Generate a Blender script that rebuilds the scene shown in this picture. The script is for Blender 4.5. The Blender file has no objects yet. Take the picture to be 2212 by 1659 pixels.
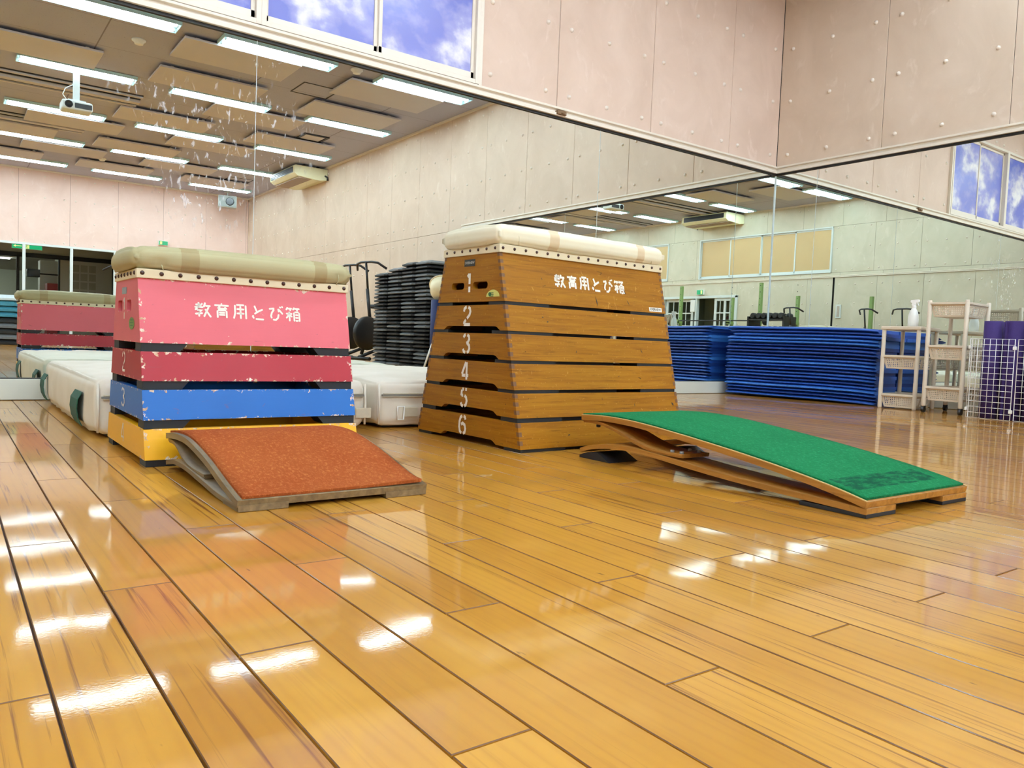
import bpy, bmesh, math, random
from mathutils import Vector, Matrix

SC = bpy.context.scene
COL = SC.collection
PI = math.pi
random.seed(7)

# ------------------------------------------------------------------ camera
def setup_camera():
    f, yaw, pitch, roll = 1680.583, 0.633910912, -0.0524489535, 0.0393636577
    fw = Vector((math.sin(yaw)*math.cos(pitch), math.cos(yaw)*math.cos(pitch), math.sin(pitch)))
    ri = Vector((math.cos(yaw), -math.sin(yaw), 0))
    up = ri.cross(fw)
    r2 = ri*math.cos(roll) + up*math.sin(roll)
    u2 = -ri*math.sin(roll) + up*math.cos(roll)
    cam = bpy.data.cameras.new('camera'); o = bpy.data.objects.new('camera', cam); COL.objects.link(o)
    m = Matrix((( r2.x, u2.x, -fw.x, -5.98067), (r2.y, u2.y, -fw.y, -4.30126), (r2.z, u2.z, -fw.z, 0.357), (0, 0, 0, 1)))
    o.matrix_world = m
    cam.sensor_fit = 'HORIZONTAL'; cam.sensor_width = 36.0; cam.lens = f/2212*36.0
    cam.clip_start = 0.02; cam.clip_end = 100
    SC.camera = o
setup_camera()
# ------------------------------------------------------------------ world, exposure, renderer behaviour
w = bpy.data.worlds.new('world'); SC.world = w; w.use_nodes = True
w.node_tree.nodes['Background'].inputs[0].default_value = (0.02, 0.02, 0.02, 1)
SC.view_settings.view_transform = 'Standard'; SC.view_settings.look = 'None'
SC.view_settings.exposure = 0.0; SC.view_settings.gamma = 1.0; SC.view_settings.use_curve_mapping = False
TUBE_POWER = 63.0
cy = SC.cycles
cy.max_bounces = 11; cy.diffuse_bounces = 4; cy.glossy_bounces = 9; cy.transmission_bounces = 6
cy.use_adaptive_sampling = True; cy.adaptive_threshold = 0.025
cy.use_denoising = True; cy.sample_clamp_indirect = 6.0; cy.blur_glossy = 0.3
try: cy.denoising_prefilter = 'ACCURATE'
except Exception: pass

# ------------------------------------------------------------------ helpers: colour and materials
def lin(c):
    c /= 255.0
    return c/12.92 if c <= 0.04045 else ((c+0.055)/1.055)**2.4
def S(r, g, b): return (lin(r), lin(g), lin(b), 1.0)
def sc(c, k): return (min(c[0]*k, 1), min(c[1]*k, 1), min(c[2]*k, 1), 1)
class NT:
    """tiny wrapper round a node tree"""
    def __init__(s, name):
        s.m = bpy.data.materials.new(name); s.m.use_nodes = True; s.t = s.m.node_tree
        s.b = s.t.nodes['Principled BSDF']; s.out = s.t.nodes['Material Output']
    def n(s, typ, **kw):
        nd = s.t.nodes.new(typ)
        for k, v in kw.items():
            if k.startswith('i_'):
                key = k[2:]
                key = int(key) if key.isdigit() else key.replace('_', ' ')
                nd.inputs[key].default_value = v
            else: setattr(nd, k, v)
        return nd
    def l(s, a, b): s.t.links.new(a, b)
    def math(s, op, a, b=None, c=None, clamp=False):
        nd = s.n('ShaderNodeMath', operation=op, use_clamp=clamp)
        for i, v in enumerate((a, b, c)):
            if v is None: continue
            if isinstance(v, (int, float)): nd.inputs[i].default_value = v
            else: s.l(v, nd.inputs[i])
        return nd.outputs[0]
    def mix(s, fac, a, b):
        nd = s.n('ShaderNodeMix', data_type='RGBA')
        for i, v in ((0, fac), (6, a), (7, b)):
            if isinstance(v, (int, float)): nd.inputs[i].default_value = v
            elif isinstance(v, tuple): nd.inputs[i].default_value = v
            else: s.l(v, nd.inputs[i])
        return nd.outputs[2]
    def coords(s, scale=(1, 1, 1), kind='Object'):
        tc = s.n('ShaderNodeTexCoord'); mp = s.n('ShaderNodeMapping'); mp.inputs['Scale'].default_value = scale
        s.l(tc.outputs[kind], mp.inputs['Vector']); return mp.outputs[0]
    def noise(s, vec, scale=5, detail=4, rough=.5, dist=0.0):
        nd = s.n('ShaderNodeTexNoise'); nd.inputs['Scale'].default_value = scale; nd.inputs['Detail'].default_value = detail
        nd.inputs['Roughness'].default_value = rough; nd.inputs['Distortion'].default_value = dist
        if vec is not None: s.l(vec, nd.inputs['Vector'])
        return nd.outputs['Fac']
    def ramp(s, fac, stops):
        nd = s.n('ShaderNodeValToRGB'); cr = nd.color_ramp
        while len(cr.elements) < len(stops): cr.elements.new(.5)
        for e, (p, c) in zip(cr.elements, stops): e.position = p; e.color = c
        s.l(fac, nd.inputs[0]); return nd.outputs[0]
    def bump(s, h, strength=.2, dist=.01):
        nd = s.n('ShaderNodeBump'); nd.inputs['Strength'].default_value = strength; nd.inputs['Distance'].default_value = dist
        s.l(h, nd.inputs['Height']); return nd.outputs[0]
    def setp(s, **kw):
        for k, v in kw.items():
            inp = s.b.inputs[k.replace('_', ' ')]
            if hasattr(v, 'links'): s.l(v, inp)
            else: inp.default_value = v
        return s.m

def simple(name, col, rough=.5, metal=0.0, var=.08, nscale=30, bump=0.0, bscale=200, coat=0.0, coat_r=.1, spec=.5, bdist=.002):
    n = NT(name); v = n.coords()
    f = n.noise(v, nscale, 3)
    c = n.mix(f, sc(col, 1-var), sc(col, 1+var))
    n.setp(Base_Color=c, Roughness=rough, Metallic=metal, Coat_Weight=coat, Coat_Roughness=coat_r, Specular_IOR_Level=spec)
    if bump: n.setp(Normal=n.bump(n.noise(v, bscale, 3), bump, bdist))
    return n.m

# ------------------------------------------------------------------ helpers: geometry
class MB:
    def __init__(s): s.bm = bmesh.new(); s.mi = 0
    def _q(s, vs, faces, M=None):
        vv = [s.bm.verts.new(M @ Vector(v) if M is not None else Vector(v)) for v in vs]
        out = []
        for f in faces:
            try:
                fc = s.bm.faces.new([vv[i] for i in f]); fc.material_index = s.mi; out.append(fc)
            except ValueError: pass
        return out
    def box(s, a, b, M=None):
        x0, y0, z0 = a; x1, y1, z1 = b
        return s._q([(x0,y0,z0),(x1,y0,z0),(x1,y1,z0),(x0,y1,z0),(x0,y0,z1),(x1,y0,z1),(x1,y1,z1),(x0,y1,z1)],
             [(0,3,2,1),(4,5,6,7),(0,1,5,4),(1,2,6,5),(2,3,7,6),(3,0,4,7)], M)
    def hexa(s, v8):
        return s._q(v8, [(0,3,2,1),(4,5,6,7),(0,1,5,4),(1,2,6,5),(2,3,7,6),(3,0,4,7)])
    def face(s, pts): return s._q(pts, [tuple(range(len(pts)))])
    def rbox(s, a, b, r=.01, n=3, M=None):
        """box with rounded vertical and horizontal edges"""
        t = bmesh.new()
        x0, y0, z0 = a; x1, y1, z1 = b
        vs = [t.verts.new(p) for p in [(x0,y0,z0),(x1,y0,z0),(x1,y1,z0),(x0,y1,z0),(x0,y0,z1),(x1,y0,z1),(x1,y1,z1),(x0,y1,z1)]]
        for f in [(0,3,2,1),(4,5,6,7),(0,1,5,4),(1,2,6,5),(2,3,7,6),(3,0,4,7)]: t.faces.new([vs[i] for i in f])
        bmesh.ops.bevel(t, geom=list(t.edges), offset=r, segments=n, profile=.5, affect='EDGES')
        s.merge(t, M)
    def merge(s, t, M=None):
        mp = {}
        for v in t.verts: mp[v] = s.bm.verts.new(M @ v.co if M is not None else v.co)
        for f in t.faces:
            try: nf = s.bm.faces.new([mp[v] for v in f.verts]); nf.material_index = s.mi; nf.smooth = f.smooth
            except ValueError: pass
        t.free()
    def tube(s, pts, r, n=8, caps=True, closed=False, smooth=True):
        pts = [Vector(p) for p in pts]; N = len(pts); rings = []
        rr = r if isinstance(r, (list, tuple)) else [r]*N
        prev = None
        for i, p in enumerate(pts):
            if closed: d = (pts[(i+1) % N]-pts[i-1]).normalized()
            elif i == 0: d = (pts[1]-p).normalized()
            elif i == N-1: d = (p-pts[i-1]).normalized()
            else: d = ((pts[i+1]-p).normalized()+(p-pts[i-1]).normalized()).normalized()
            if prev is None:
                a = Vector((0, 0, 1)) if abs(d.z) < .9 else Vector((1, 0, 0))
                u = d.cross(a).normalized()
            else:
                u = (prev - d*prev.dot(d)).normalized()
            prev = u; v = d.cross(u)
            rings.append([s.bm.verts.new(p + (u*math.cos(2*PI*k/n)+v*math.sin(2*PI*k/n))*rr[i]) for k in range(n)])
        rng = range(N if closed else N-1)
        for i in rng:
            A, B = rings[i], rings[(i+1) % N]
            for k in range(n):
                f = s.bm.faces.new((A[k], A[(k+1) % n], B[(k+1) % n], B[k])); f.smooth = smooth; f.material_index = s.mi
        if caps and not closed:
            for R, rev in ((rings[0], True), (rings[-1], False)):
                f = s.bm.faces.new(list(reversed(R)) if rev else R); f.material_index = s.mi
    def lathe(s, prof, n=24, M=None, smooth=True):
        rings = []
        for r, z in prof:
            ring = []
            for k in range(n):
                a = 2*PI*k/n; p = Vector((r*math.cos(a), r*math.sin(a), z))
                ring.append(s.bm.verts.new(M @ p if M is not None else p))
            rings.append(ring)
        for A, B in zip(rings, rings[1:]):
            for k in range(n):
                f = s.bm.faces.new((A[k], A[(k+1) % n], B[(k+1) % n], B[k])); f.smooth = smooth; f.material_index = s.mi
        f = s.bm.faces.new(list(reversed(rings[0]))); f.material_index = s.mi
        f = s.bm.faces.new(rings[-1]); f.material_index = s.mi
    def prism(s, poly, a0, a1, fn, smooth=False):
        """poly: 2-D points; extruded between a0 and a1; fn(p,q,a)->xyz"""
        A = [s.bm.verts.new(Vector(fn(p[0], p[1], a0))) for p in poly]
        B = [s.bm.verts.new(Vector(fn(p[0], p[1], a1))) for p in poly]
        n = len(poly)
        for k in range(n):
            f = s.bm.faces.new((A[k], A[(k+1) % n], B[(k+1) % n], B[k])); f.material_index = s.mi; f.smooth = smooth
        for R in (list(reversed(A)), B):
            f = s.bm.faces.new(R); f.material_index = s.mi
    def dome(s, c, nrm, r, h=.5, n=8):
        nrm = Vector(nrm); u = nrm.orthogonal().normalized(); v = nrm.cross(u); c = Vector(c)
        rings = []
        for a in (0, .5, 1.0):
            rr = r*math.cos(a*PI/2*.85); hh = r*h*math.sin(a*PI/2)
            rings.append([s.bm.verts.new(c+nrm*hh+(u*math.cos(2*PI*k/n)+v*math.sin(2*PI*k/n))*rr) for k in range(n)])
        for A, B in zip(rings, rings[1:]):
            for k in range(n):
                f = s.bm.faces.new((A[k], A[(k+1) % n], B[(k+1) % n], B[k])); f.smooth = True; f.material_index = s.mi
        f = s.bm.faces.new(rings[-1]); f.smooth = True; f.material_index = s.mi
    def build(s, name, mats, parent=None, recalc=True, bevel=0.0):
        if recalc: bmesh.ops.recalc_face_normals(s.bm, faces=s.bm.faces)
        me = bpy.data.meshes.new(name); s.bm.to_mesh(me); s.bm.free()
        for m in (mats if isinstance(mats, (list, tuple)) else [mats]): me.materials.append(m)
        o = bpy.data.objects.new(name, me); COL.objects.link(o)
        if parent is not None: o.parent = parent
        if bevel:
            md = o.modifiers.new('bevel', 'BEVEL'); md.width = bevel; md.segments = 2; md.limit_method = 'ANGLE'
        return o

def thing(name, label, cat, loc=(0, 0, 0), rotz=0.0, group=None):
    o = bpy.data.objects.new(name, None); COL.objects.link(o); o.empty_display_size = .1
    o.location = loc; o.rotation_euler = (0, 0, rotz); o['label'] = label; o['category'] = cat
    if group: o['group'] = group
    return o
def tag(o, label, cat, group=None):
    o['label'] = label; o['category'] = cat
    if group: o['group'] = group
    return o
def struct(o, label=None):
    o['kind'] = 'structure'
    if label: o['label'] = label
    return o
def dup(root, loc, rotz=0.0, label=None, group=None):
    r = root.copy(); COL.objects.link(r); r.location = loc; r.rotation_euler = (0, 0, rotz)
    if label: r['label'] = label
    if group: r['group'] = group
    for ch in root.children:
        c = ch.copy(); COL.objects.link(c); c.parent = r
        for g in ch.children:
            d = g.copy(); COL.objects.link(d); d.parent = c
    return r
ORD = ['zeroth', 'first', 'second', 'third', 'fourth', 'fifth', 'sixth', 'seventh', 'eighth', 'ninth', 'tenth', 'eleventh', 'twelfth', 'thirteenth', 'fourteenth', 'fifteenth', 'sixteenth', 'seventeenth', 'eighteenth', 'nineteenth', 'twentieth']
def ordw(k):
    if k <= 20: return ORD[k]
    return 'twenty-'+ORD[k-20] if k < 30 else 'thirtieth'

def polyshape(outer, holes, t):
    """flat shape with holes, thickness t centred on z=0 -> bmesh"""
    cu = bpy.data.curves.new('tmp', 'CURVE'); cu.dimensions = '2D'; cu.fill_mode = 'BOTH'; cu.extrude = t/2
    for pts in [outer]+holes:
        sp = cu.splines.new('POLY'); sp.points.add(len(pts)-1); sp.use_cyclic_u = True
        for p, q in zip(sp.points, pts): p.co = (q[0], q[1], 0, 1)
    ob = bpy.data.objects.new('tmp', cu); COL.objects.link(ob)
    dg = bpy.context.evaluated_depsgraph_get(); dg.update()
    me = bpy.data.meshes.new_from_object(ob.evaluated_get(dg))
    b = bmesh.new(); b.from_mesh(me); bpy.data.meshes.remove(me)
    bpy.data.objects.remove(ob); bpy.data.curves.remove(cu)
    return b
def text_bm(txt, size, t=.0006, bold=0.0, sx=1.0):
    cu = bpy.data.curves.new('tmp', 'FONT'); cu.body = txt; cu.size = size; cu.align_x = 'CENTER'; cu.align_y = 'CENTER'
    cu.extrude = t/2; cu.offset = bold; cu.resolution_u = 3
    ob = bpy.data.objects.new('tmp', cu); COL.objects.link(ob)
    dg = bpy.context.evaluated_depsgraph_get(); dg.update()
    me = bpy.data.meshes.new_from_object(ob.evaluated_get(dg))
    b = bmesh.new(); b.from_mesh(me); bpy.data.meshes.remove(me)
    for v in b.verts: v.co.x *= sx
    bpy.data.objects.remove(ob); bpy.data.curves.remove(cu)
    return b
def rrect(x0, y0, x1, y1, r, n=4):
    out = []
    for cx, cy_, a0 in ((x1-r, y1-r, 0), (x0+r, y1-r, PI/2), (x0+r, y0+r, PI), (x1-r, y0+r, 1.5*PI)):
        for k in range(n+1):
            a = a0+PI/2*k/n; out.append((cx+r*math.cos(a), cy_+r*math.sin(a)))
    return out
def spline(pts, n=6):
    """Catmull-Rom through 2-D points"""
    out = []
    P = [pts[0]]+list(pts)+[pts[-1]]
    for i in range(1, len(P)-2):
        p0, p1, p2, p3 = (Vector(q) for q in P[i-1:i+3])
        for k in range(n):
            t = k/n
            out.append(tuple(.5*((2*p1)+(p2-p0)*t+(2*p0-5*p1+4*p2-p3)*t*t+(3*p1-p0-3*p2+p3)*t**3)))
    out.append(tuple(pts[-1])); return out

# ------------------------------------------------------------------ materials of the setting
def floor_material():
    n = NT('varnished_floor')
    at = n.n('ShaderNodeAttribute', attribute_name='plank'); sp = n.n('ShaderNodeSeparateColor'); n.l(at.outputs['Color'], sp.inputs[0])
    tone, streak, off = sp.outputs
    tc = n.n('ShaderNodeTexCoord')
    def vec(sx, sy):
        mp = n.n('ShaderNodeMapping'); mp.inputs['Scale'].default_value = (sx, sy, 1)
        add = n.n('ShaderNodeVectorMath', operation='ADD'); cmb = n.n('ShaderNodeCombineXYZ')
        n.l(n.math('MULTIPLY', off, 37.0), cmb.inputs[0]); n.l(n.math('MULTIPLY', tone, 53.0), cmb.inputs[1])
        n.l(tc.outputs['Object'], add.inputs[0]); n.l(cmb.outputs[0], add.inputs[1]); n.l(add.outputs[0], mp.inputs[0]); return mp.outputs[0]
    base = n.ramp(tone, [(0.0, S(178, 117, 24)), (.35, S(192, 131, 30)), (.7, S(204, 144, 40)), (1.0, S(212, 153, 54))])
    soft = n.noise(vec(9, 2.2), 1.0, 4, .55, .8)
    c = n.mix(n.math('MULTIPLY_ADD', soft, 1.6, -.4, clamp=True), S(166, 106, 20), S(218, 160, 58))
    c = n.mix(.45, base, c)
    # dark grain lines, strong on some boards only
    g = n.noise(vec(110, 2.2), 1.0, 4, .62, .35)
    gl = n.math('MULTIPLY', n.math('GREATER_THAN', streak, .5), .80)
    gm = n.math('MULTIPLY', n.math('MULTIPLY_ADD', g, 9.0, -5.0, clamp=True), n.math('ADD', gl, .16), clamp=True)
    c = n.mix(gm, c, S(120, 66, 14))
    # cathedral figure on the pale boards
    wv = n.n('ShaderNodeTexWave', wave_type='BANDS', bands_direction='X'); wv.inputs['Scale'].default_value = 1.0
    wv.inputs['Distortion'].default_value = 9.0; wv.inputs['Detail'].default_value = 2.0; wv.inputs['Detail Scale'].default_value = .7
    n.l(vec(16, 1.6), wv.inputs['Vector'])
    c = n.mix(n.math('MULTIPLY', n.math('POWER', wv.outputs['Fac'], 3.0), .16), c, S(160, 96, 30))
    # small knots and flecks
    fl = n.noise(vec(60, 22), 1.0, 2, .5)
    c = n.mix(n.math('MULTIPLY_ADD', fl, 14.0, -10.4, clamp=True), c, S(96, 52, 14))
    # faint worn, paler patches
    wn = n.noise(n.coords((1, 1, 1)), 3.2, 3, .6)
    c = n.mix(n.math('MULTIPLY_ADD', wn, 3.0, -1.75, clamp=True), c, S(218, 164, 72))
    big = n.noise(n.coords((5, 2.2, 1)), 1.0, 2, .5)
    fine = n.noise(n.coords((1, 1, 1)), 260, 2, .5)
    specks = n.n('ShaderNodeTexVoronoi'); specks.inputs['Scale'].default_value = 75.0; n.l(n.coords((1, 1, 1)), specks.inputs['Vector'])
    dot = n.math('MULTIPLY', n.math('LESS_THAN', specks.outputs['Distance'], .13), n.math('GREATER_THAN', n.noise(n.coords((1, 1, 1)), 9, 2), .53))
    h = n.math('ADD', n.math('MULTIPLY', big, 1.0), n.math('ADD', n.math('MULTIPLY', fine, .016), n.math('MULTIPLY', dot, .10)))
    bp = n.bump(h, .55, .0022)
    ro = n.math('MULTIPLY_ADD', n.noise(n.coords((1, 1, 1)), 7, 4), .05, .024)
    return n.setp(Base_Color=c, Roughness=.45, Specular_IOR_Level=.25, Coat_Weight=.82, Coat_Roughness=ro, Coat_IOR=1.48, Coat_Normal=bp)
FLOOR = floor_material()
GAP = simple('dark_seam', S(46, 28, 12), .7)

def wall_material(name, col, dark, light):
    n = NT(name); v = n.coords((1, 1, .8))
    a = n.noise(v, 2.2, 5, .62, .6); b = n.noise(n.coords((1.6, 1.6, 1.0)), 4.5, 5, .62, .9); d = n.noise(n.coords((1, 1, 1)), 160, 2)
    c = n.mix(n.math('MULTIPLY_ADD', a, 2.0, -.45, clamp=True), dark, col)
    c = n.mix(n.math('MULTIPLY_ADD', b, 4.0, -2.35, clamp=True), c, light)
    c = n.mix(n.math('MULTIPLY', d, .10), c, dark)
    return n.setp(Base_Color=c, Roughness=.62, Specular_IOR_Level=.3, Normal=n.bump(b, .06, .004))
WALL_A = wall_material('wall_board_pink', S(226, 202, 184), S(208, 182, 162), S(234, 214, 200))
WALL_B = wall_material('wall_board_buff', S(220, 200, 180), S(202, 180, 158), S(230, 214, 198))
WALL_C = wall_material('wall_board_rose', S(232, 206, 194), S(220, 190, 176), S(238, 218, 208))
WALL_D = wall_material('wall_board_grey', S(216, 208, 188), S(196, 188, 166), S(226, 218, 200))
def ceiling_material():
    n = NT('speckled_ceiling'); v = n.coords()
    sp = n.math('MULTIPLY_ADD', n.noise(v, 55, 4, .6), 9.0, -5.6, clamp=True)
    c = n.mix(sp, S(180, 180, 198), S(134, 132, 140)); c = n.mix(n.math('MULTIPLY', n.noise(v, 1.2, 2), .25), c, S(166, 165, 178))
    tx = n.n('ShaderNodeSeparateXYZ'); n.l(n.n('ShaderNodeTexCoord').outputs['Object'], tx.inputs[0])
    def seam(o, p):
        r = n.math('ABSOLUTE', n.math('SUBTRACT', n.math('FRACT', n.math('DIVIDE', o, p)), .5)); return n.math('LESS_THAN', r, .004)
    sm = n.math('MAXIMUM', seam(tx.outputs[0], 1.82), seam(tx.outputs[1], .91))
    c = n.mix(n.math('MULTIPLY', sm, .6), c, S(90, 74, 60))
    return n.setp(Base_Color=c, Roughness=.85, Specular_IOR_Level=.2)
CEIL = ceiling_material()
def mirror_material():
    n = NT('mirror_glass')
    n.setp(Base_Color=(.86, .915, .875, 1), Metallic=1.0, Roughness=0.0)
    # hand smears and dust film left on the glass, only in a few places
    d = n.n('ShaderNodeBsdfDiffuse'); d.inputs['Color'].default_value = (.9, .9, .92, 1)
    tc = n.n('ShaderNodeTexCoord'); sx = n.n('ShaderNodeSeparateXYZ'); n.l(tc.outputs['Object'], sx.inputs[0])
    tot = None
    for (cx, cz, rx, rz) in ((-4.62, 1.42, .42, .34), (-4.98, 1.45, .30, .22), (-4.55, 1.84, .10, .10), (-4.86, 1.13, .32, .3), (-5.15, 1.55, .22, .1)):
        ex = n.math('DIVIDE', n.math('SUBTRACT', sx.outputs[0], cx), rx); ez = n.math('DIVIDE', n.math('SUBTRACT', sx.outputs[2], cz), rz)
        g = n.math('SUBTRACT', 1.0, n.math('ADD', n.math('MULTIPLY', ex, ex), n.math('MULTIPLY', ez, ez)), clamp=True)
        tot = g if tot is None else n.math('MAXIMUM', tot, g)
    st = n.noise(n.coords((46, 1, 17)), 1.0, 3, .55, .7)
    k = n.math('MULTIPLY', n.math('MULTIPLY_ADD', st, 9.0, -5.2, clamp=True), n.math('MULTIPLY', tot, .6), clamp=True)
    mx = n.n('ShaderNodeMixShader'); n.l(k, mx.inputs[0]); n.l(n.b.outputs[0], mx.inputs[1]); n.l(d.outputs[0], mx.inputs[2]); n.l(mx.outputs[0], n.out.inputs[0])
    return n.m
MIRROR = mirror_material()
TRIM = simple('cream_trim', S(232, 222, 206), .4, var=.04)
TRIM_D = simple('trim_shadow_gasket', S(24, 20, 18), .6)  # near-black strips and board backing set in the gaps
BASE = simple('grey_base_rail', S(205, 208, 196), .45, var=.05, nscale=6)
WHITE = simple('white_paint', S(238, 238, 234), .4, var=.02)
ALU = simple('white_aluminium', S(214, 222, 220), .35, var=.03)
BLACK = simple('black_plastic', S(22, 22, 24), .42, var=.1)
RUBBER = simple('black_rubber', S(26, 27, 31), .6, var=.15, nscale=40)
CHROME = simple('steel', S(200, 200, 200), .25, metal=1.0)

# ------------------------------------------------------------------ room: x -9.05..0, y -14.85..0, z 0..3.58
XD, YC, ZC, ZT = -9.05, -14.85, 3.58, 1.944
def build_floor():
    bm = bmesh.new(); lay = bm.loops.layers.float_color.new('plank')
    rnd = random.Random(11)
    P, L0, X0 = .0893, .9075, -5.894
    g = .0012; bv = .0009
    i0 = int(math.floor((XD-X0)/P))-1; i1 = int(math.ceil((0-X0)/P))+1
    ph = {2: 0, 0: 2, 1: 1}
    ylo, yhi = YC, 0.0
    for i in range(i0, i1):
        xa, xb = max(X0+i*P, XD), min(X0+(i+1)*P, 0)
        if xb-xa < .004: continue
        y = -3.4487+.3025*ph[i % 3]
        while y > ylo: y -= L0
        while y < yhi:
            ya, yb = max(y, ylo), min(y+L0, yhi)
            y += L0
            if yb-ya < .01: continue
            c = (rnd.random(), rnd.random(), rnd.random(), 1)
            dz = [rnd.uniform(-.00016, .00016) for _ in range(4)]
            o = [(xa+g, ya+g), (xb-g, ya+g), (xb-g, yb-g), (xa+g, yb-g)]
            n_ = [(xa+g+bv, ya+g+bv), (xb-g-bv, ya+g+bv), (xb-g-bv, yb-g-bv), (xa+g+bv, yb-g-bv)]
            T = [bm.verts.new((p[0], p[1], -.0003+d)) for p, d in zip(n_, dz)]
            Mid = [bm.verts.new((p[0], p[1], -.0012)) for p in o]
            B = [bm.verts.new((p[0], p[1], -.006)) for p in o]
            fs = [bm.faces.new(T)]
            for k in range(4):
                ef = bm.faces.new((Mid[k], Mid[(k+1) % 4], T[(k+1) % 4], T[k])); ef.material_index = 2; fs.append(ef)
                fs.append(bm.faces.new((B[k], B[(k+1) % 4], Mid[(k+1) % 4], Mid[k])))
            for f in fs:
                for lp in f.loops: lp[lay] = c
    vs = [bm.verts.new(p) for p in ((XD, YC, -.006), (0, YC, -.006), (0, 0, -.006), (XD, 0, -.006), (XD, YC, -.08), (0, YC, -.08), (0, 0, -.08), (XD, 0, -.08))]
    for f in ((0, 1, 2, 3), (7, 6, 5, 4), (0, 4, 5, 1), (1, 5, 6, 2), (2, 6, 7, 3), (3, 7, 4, 0)):
        bm.faces.new([vs[k] for k in f]).material_index = 1
    me = bpy.data.meshes.new('floor'); bm.to_mesh(me); bm.free(); me.materials.append(FLOOR); me.materials.append(GAP); me.materials.append(simple('board_edge', S(104, 62, 22), .5, coat=.35, coat_r=.12))
    o = bpy.data.objects.new('floor', me); COL.objects.link(o)
    struct(o, 'glossy varnished golden wood plank floor')
build_floor()

BOLTM = simple('bolt_cap', S(232, 220, 206), .4, var=.03)
class Wall:
    """wall of cement boards with bolt heads; fn(u,z,d) -> xyz, d = distance into the room"""
    def __init__(s, name, fn, mat): s.name, s.fn, s.mat, s.m = name, fn, mat, MB()
    def slab(s, u0, u1, z0, z1, d0=-.12, d1=0.0, gap=.0016, bv=.003):
        f = s.fn
        a, b, c, e = u0+gap, u1-gap, z0+gap, z1-gap
        o = [(a, c), (b, c), (b, e), (a, e)]; i = [(a+bv, c+bv), (b-bv, c+bv), (b-bv, e-bv), (a+bv, e-bv)]
        V = [s.m.bm.verts.new(f(p[0], p[1], d1)) for p in i]+[s.m.bm.verts.new(f(p[0], p[1], d1-bv)) for p in o]+[s.m.bm.verts.new(f(p[0], p[1], d1-.02)) for p in o]
        s.m.bm.faces.new(V[:4])
        for k in range(4):
            s.m.bm.faces.new((V[4+k], V[4+(k+1) % 4], V[(k+1) % 4], V[k])); s.m.bm.faces.new((V[8+k], V[8+(k+1) % 4], V[4+(k+1) % 4], V[4+k]))
        # backing
        W = [s.m.bm.verts.new(f(u, z, d)) for d in (d0, d1-.006) for (u, z) in ((u0, z0), (u1, z0), (u1, z1), (u0, z1))]
        for q in ((0, 3, 2, 1), (4, 5, 6, 7), (0, 1, 5, 4), (1, 2, 6, 5), (2, 3, 7, 6), (3, 0, 4, 7)):
            s.m.bm.faces.new([W[k] for k in q]).material_index = 1
    def boards(s, seams, z0, z1, rows, bolts=True, end0=True, end1=True):
        f = s.fn; e = Vector(f(0, 0, 1))-Vector(f(0, 0, 0))
        for a, b in zip(seams, seams[1:]):
            s.slab(a, b, z0, z1)
            if not bolts or b-a < .3: continue
            us = [a+.105, b-.105]
            if b-a > .8: us.insert(1, (a+b)/2)
            for u in us:
                for z in rows:
                    if z0+.03 < z < z1-.03: s.m.mi = 2; s.m.dome(f(u, z, 0), e, .017, .8); s.m.mi = 0
    def done(s, label):
        o = s.m.build(s.name, [s.mat, TRIM_D, BOLTM]); struct(o, label); return o
def seq(a, b, p=.93, start=None):
    out = [a]; x = (start if start is not None else a+p)
    while x < b-.05: out.append(x); x += p
    out.append(b); return out
ROWS = (2.10, 2.56, 3.01, 3.45)
LROWS = (.12, .55, 1.0, 1.45, 1.84)
fA = lambda u, z, d: (u, -d, z)
fB = lambda u, z, d: (-d, u, z)
fC = lambda u, z, d: (u, YC+d, z)
fD = lambda u, z, d: (XD+d, u, z)
# wall behind the long mirror (windows above)
W1L = -8.75
wa = Wall('wall_left', fA, WALL_A)
wa.boards([-3.2, -2.527, -1.595, -.66, 0], ZT, ZC, ROWS)
wa.boards(seq(-9.05, -3.2, .93), 2.95, ZC, (3.01, 3.45))
wa.boards([-9.05, W1L], ZT, 2.95, ROWS, bolts=False)
wa.slab(W1L, -3.2, ZT, 2.03); wa.slab(-9.05, 0, 0, ZT, d1=-.004)
wa.done('pink-beige bolted board wall above the long mirror')
# wall with the short mirror, then bare boards
wb = Wall('wall_right', fB, WALL_B)
sb = sorted([0.0]+[-.955-.918*k for k in range(16) if -.955-.918*k > YC]+[YC])
wb.boards(sb, ZT, ZC, ROWS)
wb.boards([x for x in sb if x < -5.2]+[-5.14], 0, ZT, LROWS); wb.slab(-5.14, 0, 0, ZT, d1=-.004)
wb.done('beige bolted board wall right of the corner')
# rear wall with the glazed partition
wc = Wall('wall_rear', fC, WALL_C)
wc.boards(seq(XD, 0, .93, -8.42), 2.045, ZC, ROWS)
wc.boards(seq(-2.88, 0, .93, -1.9), 0, 2.045, LROWS); wc.boards([XD, -8.45], 0, 2.045, LROWS, bolts=False)
wc.done('rose-beige bolted board wall opposite the long mirror')
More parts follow.
